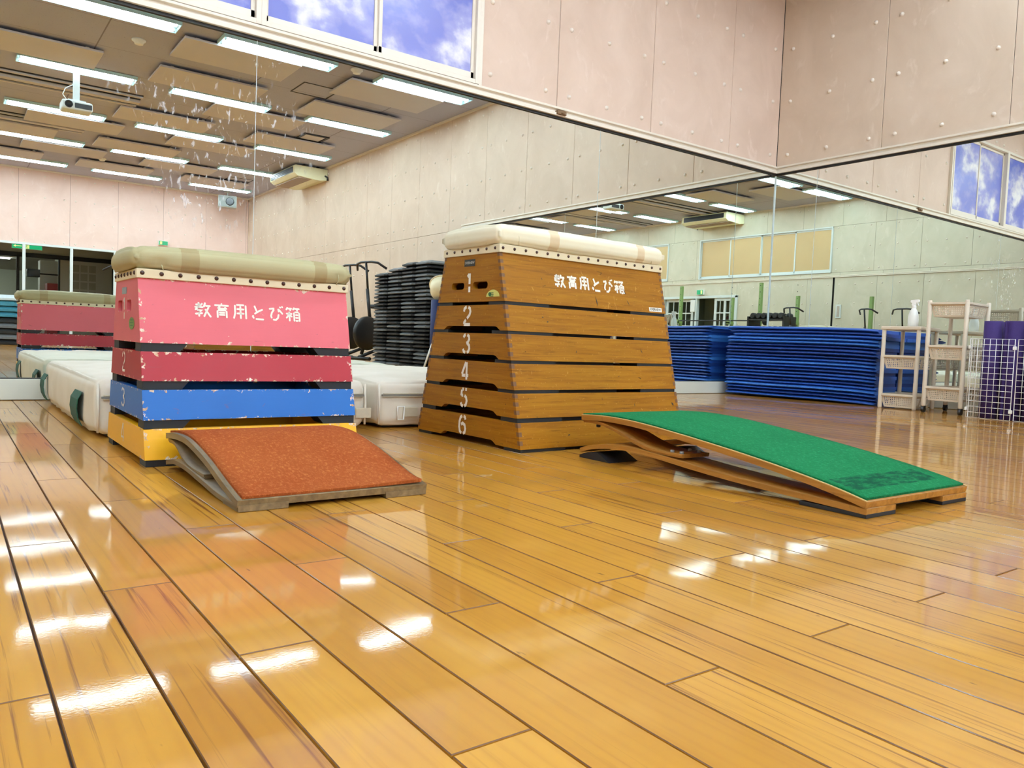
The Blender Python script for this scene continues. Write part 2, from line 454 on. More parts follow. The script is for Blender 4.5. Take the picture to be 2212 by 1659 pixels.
# far wall with board-covered windows and the exit doors
wd = Wall('wall_far', fD, WALL_D)
DW = [(-8.56, -5.02), (-13.1, -9.58)]
wd.boards(seq(YC, 0, .918, -14.0), 3.05, ZC, (3.45,))
for a, b in ((YC, -13.1), (-9.58, -8.56), (-5.02, 0)): wd.boards(seq(a, b, .918), 2.09, 3.05, (2.15, 2.6, 3.01))
wd.boards(seq(YC, 0, .918, -14.0), 1.99, 2.09, (), bolts=False)
wd.boards(seq(YC, -9.67, .918), 0, 1.99, LROWS); wd.boards(seq(-7.4, -4.97, .918), 0, 1.99, LROWS); wd.boards(seq(-4.93, 0, .918), 0, 1.99, LROWS)
wd.slab(-9.67, -7.4, 1.65, 1.99)
wd.done('grey-beige bolted board wall facing the short mirror')
m = MB(); m.box((XD-.1, -4.97, 0), (XD-.03, -4.93, 1.99)); struct(m.build('trim_5', TRIM_D))
# ceiling
m = MB(); m.box((XD-.1, YC-.1, ZC), (.1, .1, ZC+.1)); struct(m.build('ceiling', CEIL), 'brown speckled tile ceiling')
# cornice strips
for k, (a, b) in enumerate((((-.03, YC, ZC-.03), (0, 0, ZC)), ((XD, YC, ZC-.03), (0, YC+.03, ZC)), ((XD, YC, ZC-.03), (XD+.03, 0, ZC)), ((XD, -.03, ZC-.03), (0, 0, ZC)))):
    m = MB(); m.box(a, b); struct(m.build('trim_%d' % (k+1), TRIM))
# mirror-top rails
RAIL = [(0, 1.944), (.030, 1.944), (.030, 1.964), (.014, 1.968), (.014, 1.985), (.034, 1.988), (.034, 2.003), (0, 2.003)]
m = MB(); m.prism(RAIL, -9.05, -.012, lambda p, q, a: (a, -p, q)); struct(m.build('trim_6', TRIM, bevel=.002), 'cream rail along the top of the long mirror')
m = MB(); m.prism(RAIL, -5.16, -.012, lambda p, q, a: (-p, a, q)); struct(m.build('trim_7', TRIM, bevel=.002), 'cream rail along the top of the short mirror')
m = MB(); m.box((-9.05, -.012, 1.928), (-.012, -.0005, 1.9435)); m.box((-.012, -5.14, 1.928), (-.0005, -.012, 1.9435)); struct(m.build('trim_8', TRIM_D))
m = MB(); m.prism([(0, 1.99), (.02, 1.99), (.02, 2.0), (.008, 2.004), (.008, 2.012), (.02, 2.016), (.02, 2.026), (0, 2.026)], YC, 0, lambda p, q, a: (XD+p, a, q)); struct(m.build('trim_9', TRIM))
# bottom rails of the mirrors
m = MB(); m.box((-9.05, -.022, 0.002), (-.022, 0, .1)); struct(m.build('baseboard_left', BASE, bevel=.003), 'pale grey rail under the long mirror')
m = MB(); m.box((-.022, -5.14, 0.002), (0, 0, .1)); struct(m.build('baseboard_right', BASE, bevel=.003))
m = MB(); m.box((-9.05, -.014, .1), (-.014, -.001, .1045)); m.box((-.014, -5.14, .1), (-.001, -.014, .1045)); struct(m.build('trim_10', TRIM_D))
# mirrors
def mirror(a, b, fn, label):
    m = MB(); g = .0016
    for u0, u1, d0, d1 in ((a+g, b-g, .0, .0008),):
        pts = [(u0, .1045), (u1, .1045), (u1, 1.929), (u0, 1.929)]
        V = [m.bm.verts.new(fn(u, z, d)) for d in (d1-.003, d1) for u, z in pts]
        for q in ((0, 3, 2, 1), (4, 5, 6, 7), (0, 1, 5, 4), (1, 2, 6, 5), (2, 3, 7, 6), (3, 0, 4, 7)): m.bm.faces.new([V[k] for k in q])
    tag(m.build('wall_mirror', MIRROR), label, 'mirror', 'wall mirror panels')
mirror(-7.1, -4.61, fA, 'tall wall mirror panel behind the pink vaulting box, with hand smears')
mirror(-9.05, -7.1, fA, 'tall wall mirror panel at the end farthest from the corner')
mirror(-4.61, -2.108, fA, 'tall wall mirror panel between the two vaulting boxes, below the sky window end')
mirror(-2.108, -.003, fA, 'tall wall mirror panel behind the wooden vaulting box, beside the corner')
mirror(-.414, -.003, fB, 'narrow wall mirror strip in the corner above the blue mats')
mirror(-2.9, -.414, fB, 'wide wall mirror panel behind the white plastic racks')
mirror(-5.14, -2.9, fB, 'wide wall mirror panel past the purple mats, last on its wall')
m = MB()
m.box((-.007, -.007, .105), (-.0005, -.0005, 1.929))
for x in (-7.1, -4.61, -2.108): m.box((x-.0015, -.0022, .105), (x+.0015, -.0005, 1.929))
for y in (-.414, -2.9): m.box((-.0022, y-.0015, .105), (-.0005, y+.0015, 1.929))
struct(m.build('trim_14', simple('mirror_edge', S(196, 206, 204), .3)))
# sky-print windows
def sky_print():
    n = NT('sky_print_film'); v = n.coords((1.0, 1, 1.25))
    big = n.noise(v, 1.9, 5, .52, .0); det = n.noise(v, 4.4, 6, .55, .15)
    cl = n.math('ADD', n.math('MULTIPLY', big, .7), n.math('MULTIPLY', det, .42))
    c = n.mix(n.math('MULTIPLY_ADD', n.noise(v, .9, 3), 2.2, -.6, clamp=True), S(84, 100, 190), S(138, 140, 208))
    c = n.mix(n.math('MULTIPLY_ADD', cl, 6.0, -2.95, clamp=True), c, S(188, 186, 220))
    c = n.mix(n.math('MULTIPLY_ADD', cl, 10.0, -5.75, clamp=True), c, S(240, 238, 240))
    return n.setp(Base_Color=c, Roughness=.25, Specular_IOR_Level=.4)
SKYF = sky_print()
def slide_window(name, u0, u1, z0, z1, fn, npan, panemat, framemat, dlift=0.0, label=None, latch=True):
    D = lambda d: d+dlift
    def bx(m, a, b, z_0, z_1, d0, d1):
        V = [m.bm.verts.new(fn(u, z, d)) for d in (D(d0), D(d1)) for u, z in ((a, z_0), (b, z_0), (b, z_1), (a, z_1))]
        for q in ((0, 3, 2, 1), (4, 5, 6, 7), (0, 1, 5, 4), (1, 2, 6, 5), (2, 3, 7, 6), (3, 0, 4, 7)): m.bm.faces.new([V[k] for k in q])
    m = MB(); t = .028
    bx(m, u0, u1, z0, z0+t, -.06, .012); bx(m, u0, u1, z1-t, z1, -.06, .012); bx(m, u0, u0+t, z0, z1, -.06, .014); bx(m, u1-t, u1, z0, z1, -.06, .014)
    bx(m, u0+t, u1-t, z0+t, z0+t+.006, -.05, -.012)
    root = struct(m.build(name, framemat, bevel=.002), label)
    m = MB(); bx(m, u0, u1, z0, z1, -.10, -.058); m.build('back_board', framemat, root)
    wdt = (u1-u0-2*t)/npan
    for k in range(npan):
        a = u0+t+k*wdt; b = a+wdt; d = -.018 if k % 2 else -.036
        m = MB(); s_ = .022
        bx(m, a-.003, b+.003, z0+t-.003, z0+t+.045, d-.030, d+.006); bx(m, a, b, z1-t-.03, z1-t, d-.030, d+.006)
        bx(m, a, a+s_, z0+t, z1-t, d-.030, d+.006); bx(m, b-s_, b, z0+t, z1-t, d-.030, d+.006)
        sash = m.build('sash', framemat, root, bevel=.0015)
        m = MB(); bx(m, a+s_-.003, b-s_+.003, z0+t+.042, z1-t-.027, d-.006, d-.002); m.build('pane', panemat, sash)
    return root
for k, (a, b) in enumerate(((-4.60, -3.2), (-6.0, -4.60), (-7.4, -6.0), (-8.75, -7.4))):
    slide_window('window_%d' % (k+1), a, b, 2.006, 2.95, fA, 2, SKYF, TRIM, 0.02, 'sliding window covered with blue sky and cloud print')
m = MB(); m.box((-3.2, -.03, 2.003), (-3.175, 0, ZC-.03)); struct(m.build('trim_11', TRIM, bevel=.002))
TAN = simple('tan_board', S(200, 170, 122), .6, var=.06, nscale=3)
for k, (a, b) in enumerate(DW):
    slide_window('window_%d' % (k+5), a, b, 2.09, 3.05, fD, 4, TAN, ALU, .01, 'high window closed with tan boards in a white frame')
# ------------------------------------------------------------------ rear partition, corridor and office seen through it
COR = simple('corridor_paint', S(186, 178, 160), .7, var=.05, nscale=4)
DARK = simple('dark_frame', S(24, 20, 20), .5)
def pane_glass(name, tint=(.9, .95, .93, 1)):
    n = NT(name); n.setp(Base_Color=tint, Roughness=0.0, Transmission_Weight=1.0, IOR=1.08, Specular_IOR_Level=.5); return n.m
GLASS = pane_glass('clear_glass')
m = MB()
m.box((-8.45, YC-.05, 2.0), (-2.88, YC+.03, 2.045)); m.box((-8.45, YC-.05, 0), (-2.88, YC+.02, .08))
for x in (-8.43, -7.2, -6.33, -5.47, -4.60, -3.735, -2.895):
    m.box((x-.028, YC-.05, .08), (x+.028, YC+.03, 2.0))
part = struct(m.build('window_7', ALU, bevel=.003), 'white framed glass partition in the rear wall')
xs = (-8.43, -7.2, -6.33, -5.47, -4.60, -3.735, -2.895)
for a, b in zip(xs, xs[1:]):
    m = MB(); m.box((a+.026, YC-.014, .078), (b-.026, YC-.008, 2.002)); m.build('pane', GLASS, part)
YB = -16.6
m = MB()
m.box((-9.05, YB-.1, 0), (-6.3, YB, 2.5)); m.box((-6.3, YB-.1, 1.95), (-2.0, YB, 2.5)); m.box((-2.0, YB-.1, 0), (-1.5, YB, 2.5)); m.box((-3.05, YB-.1, 0), (-2.0, YB, 1.95))
m.box((-9.05, YC-.13, 2.05), (-1.5, YC-.12, 2.5)); m.box((-9.15, YB, 0), (-9.05, YC-.12, 2.5)); m.box((-1.5, YB, 0), (-1.4, YC-.12, 2.5)); m.box((-2.88, YC-.14, 0), (-1.5, YC-.12, 2.5))
struct(m.build('wall_corridor', COR))
m = MB(); m.box((-9.15, YB-9.0, 2.5), (-1.4, YC-.12, 2.55)); m.box((-9.15, YB-9.0, 2.08), (-1.4, YB-.1, 2.13)); struct(m.build('ceiling_corridor', COR))
m = MB(); m.box((-9.15, YB-9.0, -.08), (-1.4, YC, -.002)); struct(m.build('floor_corridor', simple('corridor_floor', S(150, 140, 124), .3)))
m = MB(); m.box((-9.15, YB-9.1, 0), (-1.4, YB-9.0, 2.5)); m.box((-9.25, YB-9.0, 0), (-9.15, YB-.1, 2.5)); m.box((-1.4, YB-9.0, 0), (-1.3, YB-.1, 2.5)); m.box((-3.6, YB-2.6, 0), (-3.45, YB-.1, 2.5))
struct(m.build('wall_office', simple('office_paint', S(214, 220, 204), .6)))
# dark frame of the doorway
m = MB(); m.box((-6.3, YB, 1.87), (-2.62, YB+.05, 1.97)); m.box((-2.68, YB, 0), (-2.62, YB+.05, 1.9)); m.box((-3.80, YB, 0), (-3.76, YB+.05, 1.9)); m.box((-6.3, YB, 0), (-6.22, YB+.05, 1.9)); m.box((-4.62, YB, 0), (-4.56, YB+.05, 1.9))
struct(m.build('trim_12', DARK))
# panelled door leaf beside the office opening
LEAF = simple('door_leaf_paint', S(176, 164, 148), .5, var=.03); LEAFP = simple('door_pane_blind', S(146, 134, 116), .5)
m = MB(); m.box((-3.76, YB+.01, .01), (-2.68, YB+.045, 1.87)); dr = struct(m.build('door_1', LEAF, bevel=.002), 'beige corridor door with a grid of small panes')
for i in range(3):
    for j in range(4):
        m = MB(); x = -3.52+i*.175; z = 1.02+j*.2; m.box((x, YB+.04, z), (x+.145, YB+.05, z+.165)); m.build('pane', LEAFP, dr)
GREENP = simple('green_notice', S(150, 190, 120), .5); REDP = simple('red_notice', S(180, 60, 60), .5)
for nm, mt, a, b, lab, cat in (('office_board', GREENP, (-5.35, YB-8.98, 1.3), (-4.75, YB-8.95, 1.75), 'green notice board on the office back wall', 'notice board'),
        ('office_locker', REDP, (-3.95, YB-1.2, 0.0), (-3.65, YB-.7, 1.35), 'red locker just inside the office doorway', 'locker')):
    m = MB(); m.box(a, b); tag(m.build(nm, mt, bevel=.004), lab, cat)
m = MB(); m.rbox((-4.02, -18.7, 0), (-3.62, -18.2, 1.95), .01); m.box((-3.825, -18.195, .05), (-3.815, -18.19, 1.9)); tag(m.build('office_cabinet', WHITE), 'tall white cabinet inside the office doorway', 'cabinet')
m = MB(); m.rbox((-4.38, YB-.6, 1.46), (-4.12, YB-.42, 1.64), .01); m.mi = 1; m.box((-4.36, YB-.424, 1.48), (-4.14, YB-.418, 1.62)); m.mi = 0; m.box((-4.12, YB-.53, 1.53), (-3.6, YB-.5, 1.56))
tag(m.build('wall_monitor', [BLACK, simple('screen', S(40, 44, 50), .2)]), 'small black monitor on a wall arm inside the office', 'monitor')
def emitter(name, col, power):
    n = NT(name); n.setp(Base_Color=(.8, .8, .8, 1) if power > 5 else (.02, .02, .02, 1), Emission_Color=col, Emission_Strength=power); return n.m
OFFICE_GLOW = emitter('office_lamp_glow', (1, 1, .94, 1), 40.0)
for k, (x, y, lab) in enumerate(((-5.15, -19.4, 'nearer the doorway'), (-5.3, -23.6, 'deeper in the room'))):
    t = thing('office_ceiling_light', 'fluorescent office ceiling light seen through the partition, '+lab, 'ceiling light', (x, y, 2.075))
    m = MB(); m.box((-.72, -.14, -.05), (.72, .14, 0)); m.build('lamp_body', WHITE, t)
    for s_ in (-.05, .05):
        m = MB(); m.tube([(-.58, s_, -.07), (.58, s_, -.07)], .018); m.build('tube', OFFICE_GLOW, t)
t = thing('corridor_ceiling_light', 'fluorescent ceiling light in the corridor behind the glass partition', 'ceiling light', (-6.6, -15.7, 2.5))  # lamp out of view, added to brighten the dark corridor
m = MB(); m.box((-.62, -.12, -.05), (.62, .12, 0)); m.build('lamp_body', WHITE, t)
m = MB(); m.tube([(-.58, 0, -.07), (.58, 0, -.07)], .018); m.build('tube', emitter('corridor_lamp_glow', (1, 1, .9, 1), 14.0), t)
# lit exit sign hung in the corridor: green box, running figure and arrow
EXG = emitter('exit_green', (.02, .62, .26, 1), .85); EXW = emitter('exit_white', (1, .95, .35, 1), 1.1)
def exit_sign(loc, w_, h_, d_, label, rot=0.0, full=True):
    t = thing('exit_sign', label, 'exit sign', loc, rot)
    m = MB(); m.rbox((-w_/2, -d_, 0), (w_/2, 0, h_), .004, 2); m.build('housing', WHITE, t)
    m = MB(); m.box((-w_/2+.006, -.001, .006), (w_/2-.006, .003, h_-.006)); m.build('face', EXG, t)
    m = MB(); y = .0045; k = h_/2.2; cz = h_/2
    ox = -w_*.02
    if full: m.box((ox-.55*k, .003, .012), (ox+.95*k, .0038, h_-.012))               # pale door field
    else: m.box((-w_*.36, .003, .016), (-w_*.12, .0038, h_-.016))
    fig = MB()
    fig.lathe([(.001, -.0), (.17*k, .001)], 10, Matrix.Translation((ox+.12*k, y, cz+.62*k)) @ Matrix.Rotation(-PI/2, 4, 'X'))
    for pts in (((.05, .42), (-.08, -.1)), ((.02, .35), (.32, .12), (.48, .3)), ((.0, .32), (-.3, .2), (-.34, -.05)), ((-.08, -.1), (.22, -.35), (.18, -.8)), ((-.08, -.1), (-.25, -.5), (-.6, -.55))):
        fig.tube([(ox+p[0]*k, y, cz+p[1]*k) for p in pts], .085*k, 5)
    m.build('symbol', EXW, t); fig.build('figure', EXG, t)
    if full:
        m = MB(); ax = -w_*.30
        m.box((ax-.05, .003, cz-.008), (ax+.07, .0042, cz+.008)); m.prism([(-.085, 0), (-.04, .028), (-.04, -.028)], .003, .0042, lambda p, q, a: (ax+p, a, cz+q)); m.build('arrow', EXW, t)
    return t
exit_sign((-4.50, -15.42, 1.955), .56, .115, .06, 'green lit exit sign hung behind the glass partition')
exit_sign((-1.92, YC+.065, 2.262), .20, .10, .06, 'small green lit exit sign on the rose-beige rear wall', full=False)
exit_sign((XD+.065, -8.45, 1.72), .20, .12, .06, 'small green exit sign on the far wall above the double doors', rot=-PI/2, full=False)

# ------------------------------------------------------------------ exit doors in the far wall
LOB = simple('lobby_paint', S(158, 168, 152), .6)
m = MB(); x0 = XD-1.6
m.box((x0-.1, -9.9, 0), (x0, -7.2, 2.2)); m.box((x0, -9.9, 0), (XD-.12, -9.67, 2.2)); m.box((x0, -7.4, 0), (XD-.12, -7.2, 2.2))
struct(m.build('wall_lobby', LOB))
m = MB(); m.box((x0-.1, -9.9, 1.75), (XD-.12, -7.2, 1.8)); struct(m.build('ceiling_lobby', LOB))
m = MB(); m.box((x0-.1, -9.9, -.08), (XD, -7.2, -.002)); struct(m.build('floor_lobby', simple('lobby_floor', S(120, 116, 108), .5)))
m = MB(); m.box((XD-.1, -9.72, 0), (XD+.03, -9.66, 1.68)); m.box((XD-.1, -7.42, 0), (XD+.03, -7.36, 1.68)); m.box((XD-.1, -9.72, 1.63), (XD+.03, -7.36, 1.69)); m.box((XD-.08, -8.62, 0), (XD+.02, -8.57, 1.65))
struct(m.build('trim_13', ALU, bevel=.003), 'pale frame round the exit doors')
def french_door(name, y0, y1, loc, rot, label):
    wdt = y1-y0; pf = MB()
    t = struct(thing(name, label, 'door', loc, rot)); del t['category']
    m = MB()
    for a, b in ((0, .07), (wdt/2-.03, wdt/2+.03), (wdt-.07, wdt)): m.box((-.02, a, 0), (.02, b, 1.63))
    for z0, z1 in ((0, .3), (.62, .65), (.94, .97), (1.26, 1.29), (1.56, 1.63)): m.box((-.018, .07, z0), (.018, wdt-.07, z1))
    m.box((-.012, wdt*.27-.008, .3), (.012, wdt*.27+.008, 1.56)); m.box((-.012, wdt*.73-.008, .3), (.012, wdt*.73+.008, 1.56))
    m.build('door_frame', ALU, t, bevel=.002)
    m = MB(); m.box((-.003, .07, .3), (.003, wdt-.07, 1.56)); m.build('pane', GLASS, t)
    m = MB(); m.tube([(.02, .03, .8), (.06, .03, .8), (.06, .03, .95), (.02, .03, .95)], .008); m.build('handle', CHROME, t)
    return t
french_door('door_2', 0, .62, (XD-.03, -8.05, 0), 0, 'white exit door with small glass panes')
french_door('door_3', 0, .9, (XD-.08, -9.64, 0), .0, 'white exit door with small glass panes')
m = MB(); m.rbox((XD-.02, -8.74, 1.30), (XD+.06, -8.6, 1.6), .01); tag(m.build('control_box', WHITE), 'white control box on the frame between the exit doors', 'control box')
m = MB(); m.rbox((XD-1.4, -8.5, .0), (XD-1.0, -8.15, 1.25), .02); tag(m.build('lobby_locker', simple('maroon', S(70, 30, 34), .5)), 'dark maroon locker in the dim lobby behind the exit doors', 'locker')
m = MB(); m.rbox((XD, -4.86, 1.14), (XD+.02, -4.74, 1.42), .006, 2); m.mi = 1; m.box((XD+.02, -4.83, 1.17), (XD+.023, -4.77, 1.39))
tag(m.build('switch_plate', [ALU, CHROME]), 'tall metal switch plate on the far wall beside the dark gap', 'switch')

# ------------------------------------------------------------------ ceiling lights
TUBE = emitter('lamp_tube', (.86, 1.0, 1.14, 1), TUBE_POWER)
n_ = NT('lamp_reflector'); n_.setp(Base_Color=(.62, .88, .93, 1), Roughness=.35); PANM = n_.m
SOCK = simple('lamp_socket', S(190, 200, 200), .4)
def make_light():
    t = thing('ceiling_light', '', 'ceiling light')
    m = MB(); L, W_ = .655, .145
    # shallow trough: back plate and sloping lips
    m.box((-L, -W_, -.012), (L, W_, -.004))
    m.hexa([(-L, -W_, -.045), (L, -W_, -.045), (L, -W_+.006, -.045), (-L, -W_+.006, -.045), (-L, -W_+.01, -.01), (L, -W_+.01, -.01), (L, -W_+.016, -.01), (-L, -W_+.016, -.01)])
    m.hexa([(-L, W_-.006, -.045), (L, W_-.006, -.045), (L, W_, -.045), (-L, W_, -.045), (-L, W_-.016, -.01), (L, W_-.016, -.01), (L, W_-.01, -.01), (-L, W_-.01, -.01)])
    m.box((-L, -W_, -.045), (-L+.006, W_, -.004)); m.box((L-.006, -W_, -.045), (L, W_, -.004))
    m.build('reflector', PANM, t)
    for y in (-.08, .08):
        m = MB(); m.tube([(-L+.04, y, -.034), (L-.04, y, -.034)], .019, 8); m.build('tube', TUBE, t)
        for s_ in (-1, 1):
            m = MB(); m.box((s_*(L-.036)-.012, y-.014, -.05), (s_*(L-.036)+.012, y+.014, -.012)); m.build('socket', SOCK, t)
    return t
LX = (-.975, -2.865, -4.605, -6.5, -8.2); LY = (-2.4, -4.67, -6.97, -9.28, -11.5, -13.75)
proto = None
for j, y in enumerate(LY):
    for i, x in enumerate(LX):
        lab = 'fluorescent ceiling light, %s row from the long mirror, %s from the short-mirror wall' % (ordw(j+1), ordw(i+1))
        if proto is None:
            proto = make_light(); proto.location = (x, y, ZC); proto['label'] = lab; proto['group'] = 'fluorescent ceiling lights'
        else: dup(proto, (x, y, ZC), 0, lab, 'fluorescent ceiling lights')
# acoustic boards hung between the light rows
PAN = simple('acoustic_board', S(204, 200, 204), .75, var=.04, nscale=3)
def make_board():
    t = thing('acoustic_panel', '', 'ceiling panel')
    m = MB(); m.rbox((-.655, -.36, -.06), (.655, .36, -.035), .004, 2); m.build('board', PAN, t)
    m = MB()
    for sx in (-.5, .5):
        for sy in (-.25, .25): m.box((sx-.02, sy-.02, -.036), (sx+.02, sy+.02, 0))
    m.build('hanger', TRIM, t)
    return t
pb = None
rows = [(-1.2, (-1.25, -3.2, -5.1, -7.0)), (-3.55, (-2.25, -4.2, -6.1, -8.0)), (-5.17, (-1.25, -3.2, -7.5)), (-6.35, (-1.25, -3.2, -5.12, -7.0)),
        (-7.45, (-2.25,)), (-8.6, (-1.3, -3.25)), (-9.8, (-2.25, -4.3, -6.2)), (-10.9, (-3.2, -5.1, -7.0)), (-12.05, (-2.25, -4.2, -6.1)), (-13.1, (-1.3, -3.2, -5.1, -7.0))]
for j, (y, xx) in enumerate(rows):
    for i, x in enumerate(xx):
        lab = 'beige acoustic ceiling panel, %s row from the long mirror, %s from the short-mirror wall' % (ordw(j+1), ordw(i+1))
        if pb is None: pb = make_board(); pb.location = (x, y, ZC); pb['label'] = lab; pb['group'] = 'acoustic ceiling panels'
        else: dup(pb, (x, y, ZC), 0, lab, 'acoustic ceiling panels')
# screen and curtain tracks across the ceiling
for y, xe, lab in ((-7.95, -3.72, 'nearer the long mirror'), (-10.35, -4.1, 'farther from the long mirror')):
    t = thing('ceiling_track', 'long double ceiling track in brown and beige, the one '+lab, 'ceiling track', (0, y, ZC))
    for yo, w_, d_ in ((-.26, .05, .03), (.0, .12, .05), (.24, .05, .03)):
        m = MB(); m.box((-8.9, yo-w_/2, -d_), (xe, yo+w_/2, 0)); m.build('rail', PAN, t)
        m = MB(); m.box((-8.9, yo+w_/2, -.012), (xe, yo+w_/2+.03, 0)); m.build('slot', DARK, t)
# small ceiling fittings
for x, y, lab in ((-4.2, -5.42, 'beyond the second row of lights'), (-1.94, -4.61, 'beside a light near the short-mirror wall'), (-3.5, -12.6, 'near the rear wall')):
    m = MB(); m.lathe([(.075, 0), (.075, -.015), (.05, -.03), (.045, -.05), (.02, -.055)], 20, Matrix.Translation((x, y, ZC))); tag(m.build('smoke_detector', WHITE), 'round white smoke detector on the ceiling '+lab, 'smoke detector')
for x, y, lab in ((-1.1, -8.1, 'between the third and fourth panel rows'), (-1.0, -13.3, 'near the rear wall corner')):
    t = thing('ceiling_vent', 'square ceiling vent '+lab, 'vent', (x, y, ZC))
    m = MB()
    for a, b in (((-.21, -.21, -.02), (.21, -.17, 0)), ((-.21, .17, -.02), (.21, .21, 0)), ((-.21, -.17, -.02), (-.17, .17, 0)), ((.17, -.17, -.02), (.21, .17, 0))): m.box(a, b)
    m.build('vent_frame', DARK, t); m = MB(); m.box((-.16, -.16, -.012), (.16, .16, -.004)); m.build('vent_plate', PAN, t)
for x, y, lab in ((-2.0, -5.75, 'between two acoustic panels'), (-.9, -12.7, 'near the speaker')):
    m = MB()
    for a, b in (((-.25, -.25, -.006), (.25, -.235, 0)), ((-.25, .235, -.006), (.25, .25, 0)), ((-.25, -.25, -.006), (-.235, .25, 0)), ((.235, -.25, -.006), (.25, .25, 0))): m.box((a[0]+x, a[1]+y, a[2]+ZC), (b[0]+x, b[1]+y, b[2]+ZC))
    tag(m.build('access_hatch', DARK), 'thin square ceiling hatch outline '+lab, 'hatch')
# ------------------------------------------------------------------ lettering cut from strokes (stencil look)
GLYPH = {
 'kyo': [[(.08,.82),(.46,.82)],[(.27,.98),(.27,.69)],[(.02,.66),(.54,.66)],[(.50,.92),(.05,.46)],[(.16,.46),(.42,.46),(.30,.36)],[(.28,.34),(.28,.04)],[(.04,.22),(.50,.28)],
         [(.66,.98),(.56,.66)],[(.64,.76),(.97,.76)],[(.86,.72),(.55,.04)],[(.63,.56),(.97,.03)]],
 'iku': [[(.5,1.0),(.5,.88)],[(.06,.84),(.94,.84)],[(.42,.79),(.24,.64)],[(.24,.63),(.76,.65)],[(.66,.75),(.82,.60)],[(.24,.52),(.24,.02)],[(.26,.53),(.76,.53)],[(.78,.52),(.78,.02)],[(.32,.37),(.70,.37)],[(.32,.23),(.70,.23)]],
 'you': [[(.18,.94),(.18,.40),(.08,.02)],[(.26,.94),(.76,.94)],[(.84,.95),(.84,.02)],[(.27,.66),(.75,.66)],[(.27,.38),(.75,.38)],[(.51,.88),(.51,.02)]],
 'to': [[(.26,.97),(.40,.56)],[(.80,.74),(.46,.56),(.24,.40)],[(.17,.34),(.14,.22),(.22,.10)],[(.30,.07),(.84,.06)]],
 'bi': [[(.06,.80),(.42,.85)],[(.40,.80),(.24,.56),(.18,.34),(.22,.16)],[(.28,.09),(.48,.08),(.62,.22),(.68,.48)],[(.66,.86),(.70,.60)],[(.68,.82),(.95,.48)],[(.76,1.0),(.83,.88)],[(.89,1.03),(.97,.92)]],
 'bako': [[(.18,1.0),(.05,.78)],[(.16,.90),(.46,.90)],[(.30,.86),(.37,.75)],[(.62,1.0),(.50,.80)],[(.60,.90),(.97,.90)],[(.75,.86),(.82,.75)],[(.03,.55),(.46,.55)],[(.26,.70),(.26,.02)],[(.22,.48),(.04,.22)],[(.30,.46),(.45,.32)],
          [(.57,.66),(.57,.02)],[(.60,.67),(.90,.67)],[(.92,.66),(.92,.02)],[(.64,.48),(.86,.48)],[(.64,.29),(.86,.29)],[(.64,.08),(.86,.08)]],
 '1': [[(.22,.80),(.40,.95)],[(.44,1.0),(.44,.42)],[(.44,.32),(.44,0)]],
 '2': [[(.08,.72),(.12,.88),(.26,.97),(.36,.98)],[(.50,.98),(.68,.90),(.74,.74),(.66,.56),(.40,.36)],[(.32,.30),(.14,.16),(.10,.05)],[(.08,.045),(.76,.045)]],
 '3': [[(.10,.82),(.22,.95),(.34,.98)],[(.48,.98),(.66,.90),(.70,.74),(.56,.56),(.40,.52)],[(.52,.50),(.70,.42),(.74,.24),(.64,.08),(.48,.02)],[(.36,.02),(.18,.07),(.08,.22)]],
 '4': [[(.52,1.0),(.12,.30)],[(.10,.25),(.48,.25)],[(.60,1.0),(.60,.0)],[(.68,.25),(.80,.25)]],
 '5': [[(.22,.97),(.42,.97)],[(.54,.97),(.74,.97)],[(.20,.94),(.14,.58)],[(.16,.60),(.36,.64)],[(.48,.63),(.66,.54),(.74,.34),(.66,.12),(.50,.03)],[(.38,.02),(.20,.07),(.10,.22)]],
 '6': [[(.40,.98),(.22,.88),(.12,.66),(.10,.36),(.18,.12),(.36,.02)],[(.52,.98),(.68,.92),(.74,.78)],[(.50,.02),(.68,.10),(.74,.30),(.66,.50),(.46,.58),(.28,.50)]],
}
def strokes_bm(keys, fn, cell_w, cell_h, pitch, wd, gap, sx=1.0, cap=True):
    """flat painted strokes; fn(s,h) -> xyz on the painted face; s,h in metres from the lower left of the text"""
    m = MB()
    def stroke(pts, s0):
        P = [Vector((s0+x*cell_w*sx, y*cell_h)) for x, y in pts]
        d0 = (P[1]-P[0]).normalized(); d1 = (P[-1]-P[-2]).normalized()
        P[0] = P[0]+d0*gap; P[-1] = P[-1]-d1*gap
        L_, R_ = [], []
        for i, q in enumerate(P):
            a = (q-P[i-1]).normalized() if i else (P[1]-q).normalized()
            b = (P[i+1]-q).normalized() if i < len(P)-1 else a
            t = (a+b).normalized(); nn = Vector((-t.y, t.x)); k = 1/max(.5, t.dot(a))
            L_.append(q+nn*wd/2*k); R_.append(q-nn*wd/2*k)
        poly = list(L_)
        if cap:
            for j in range(1, 5): a = PI/2-PI*j/5; nn = Vector((-d1.y, d1.x)); poly.append(P[-1]+(nn*math.sin(a)+d1*math.cos(a))*wd/2)
        poly += list(reversed(R_))
        if cap:
            for j in range(1, 5): a = -PI/2+PI*j/5; nn = Vector((-d0.y, d0.x)); poly.append(P[0]+(nn*math.sin(a)-d0*math.cos(a))*wd/2)
        vs = [m.bm.verts.new(fn(q.x, q.y)) for q in poly]
        try: m.bm.faces.new(vs)
        except ValueError: pass
    for k, key in enumerate(keys):
        for st in GLYPH[key]: stroke(st, k*pitch)
    return m
TITLE = ['kyo', 'iku', 'you', 'to', 'bi', 'bako']

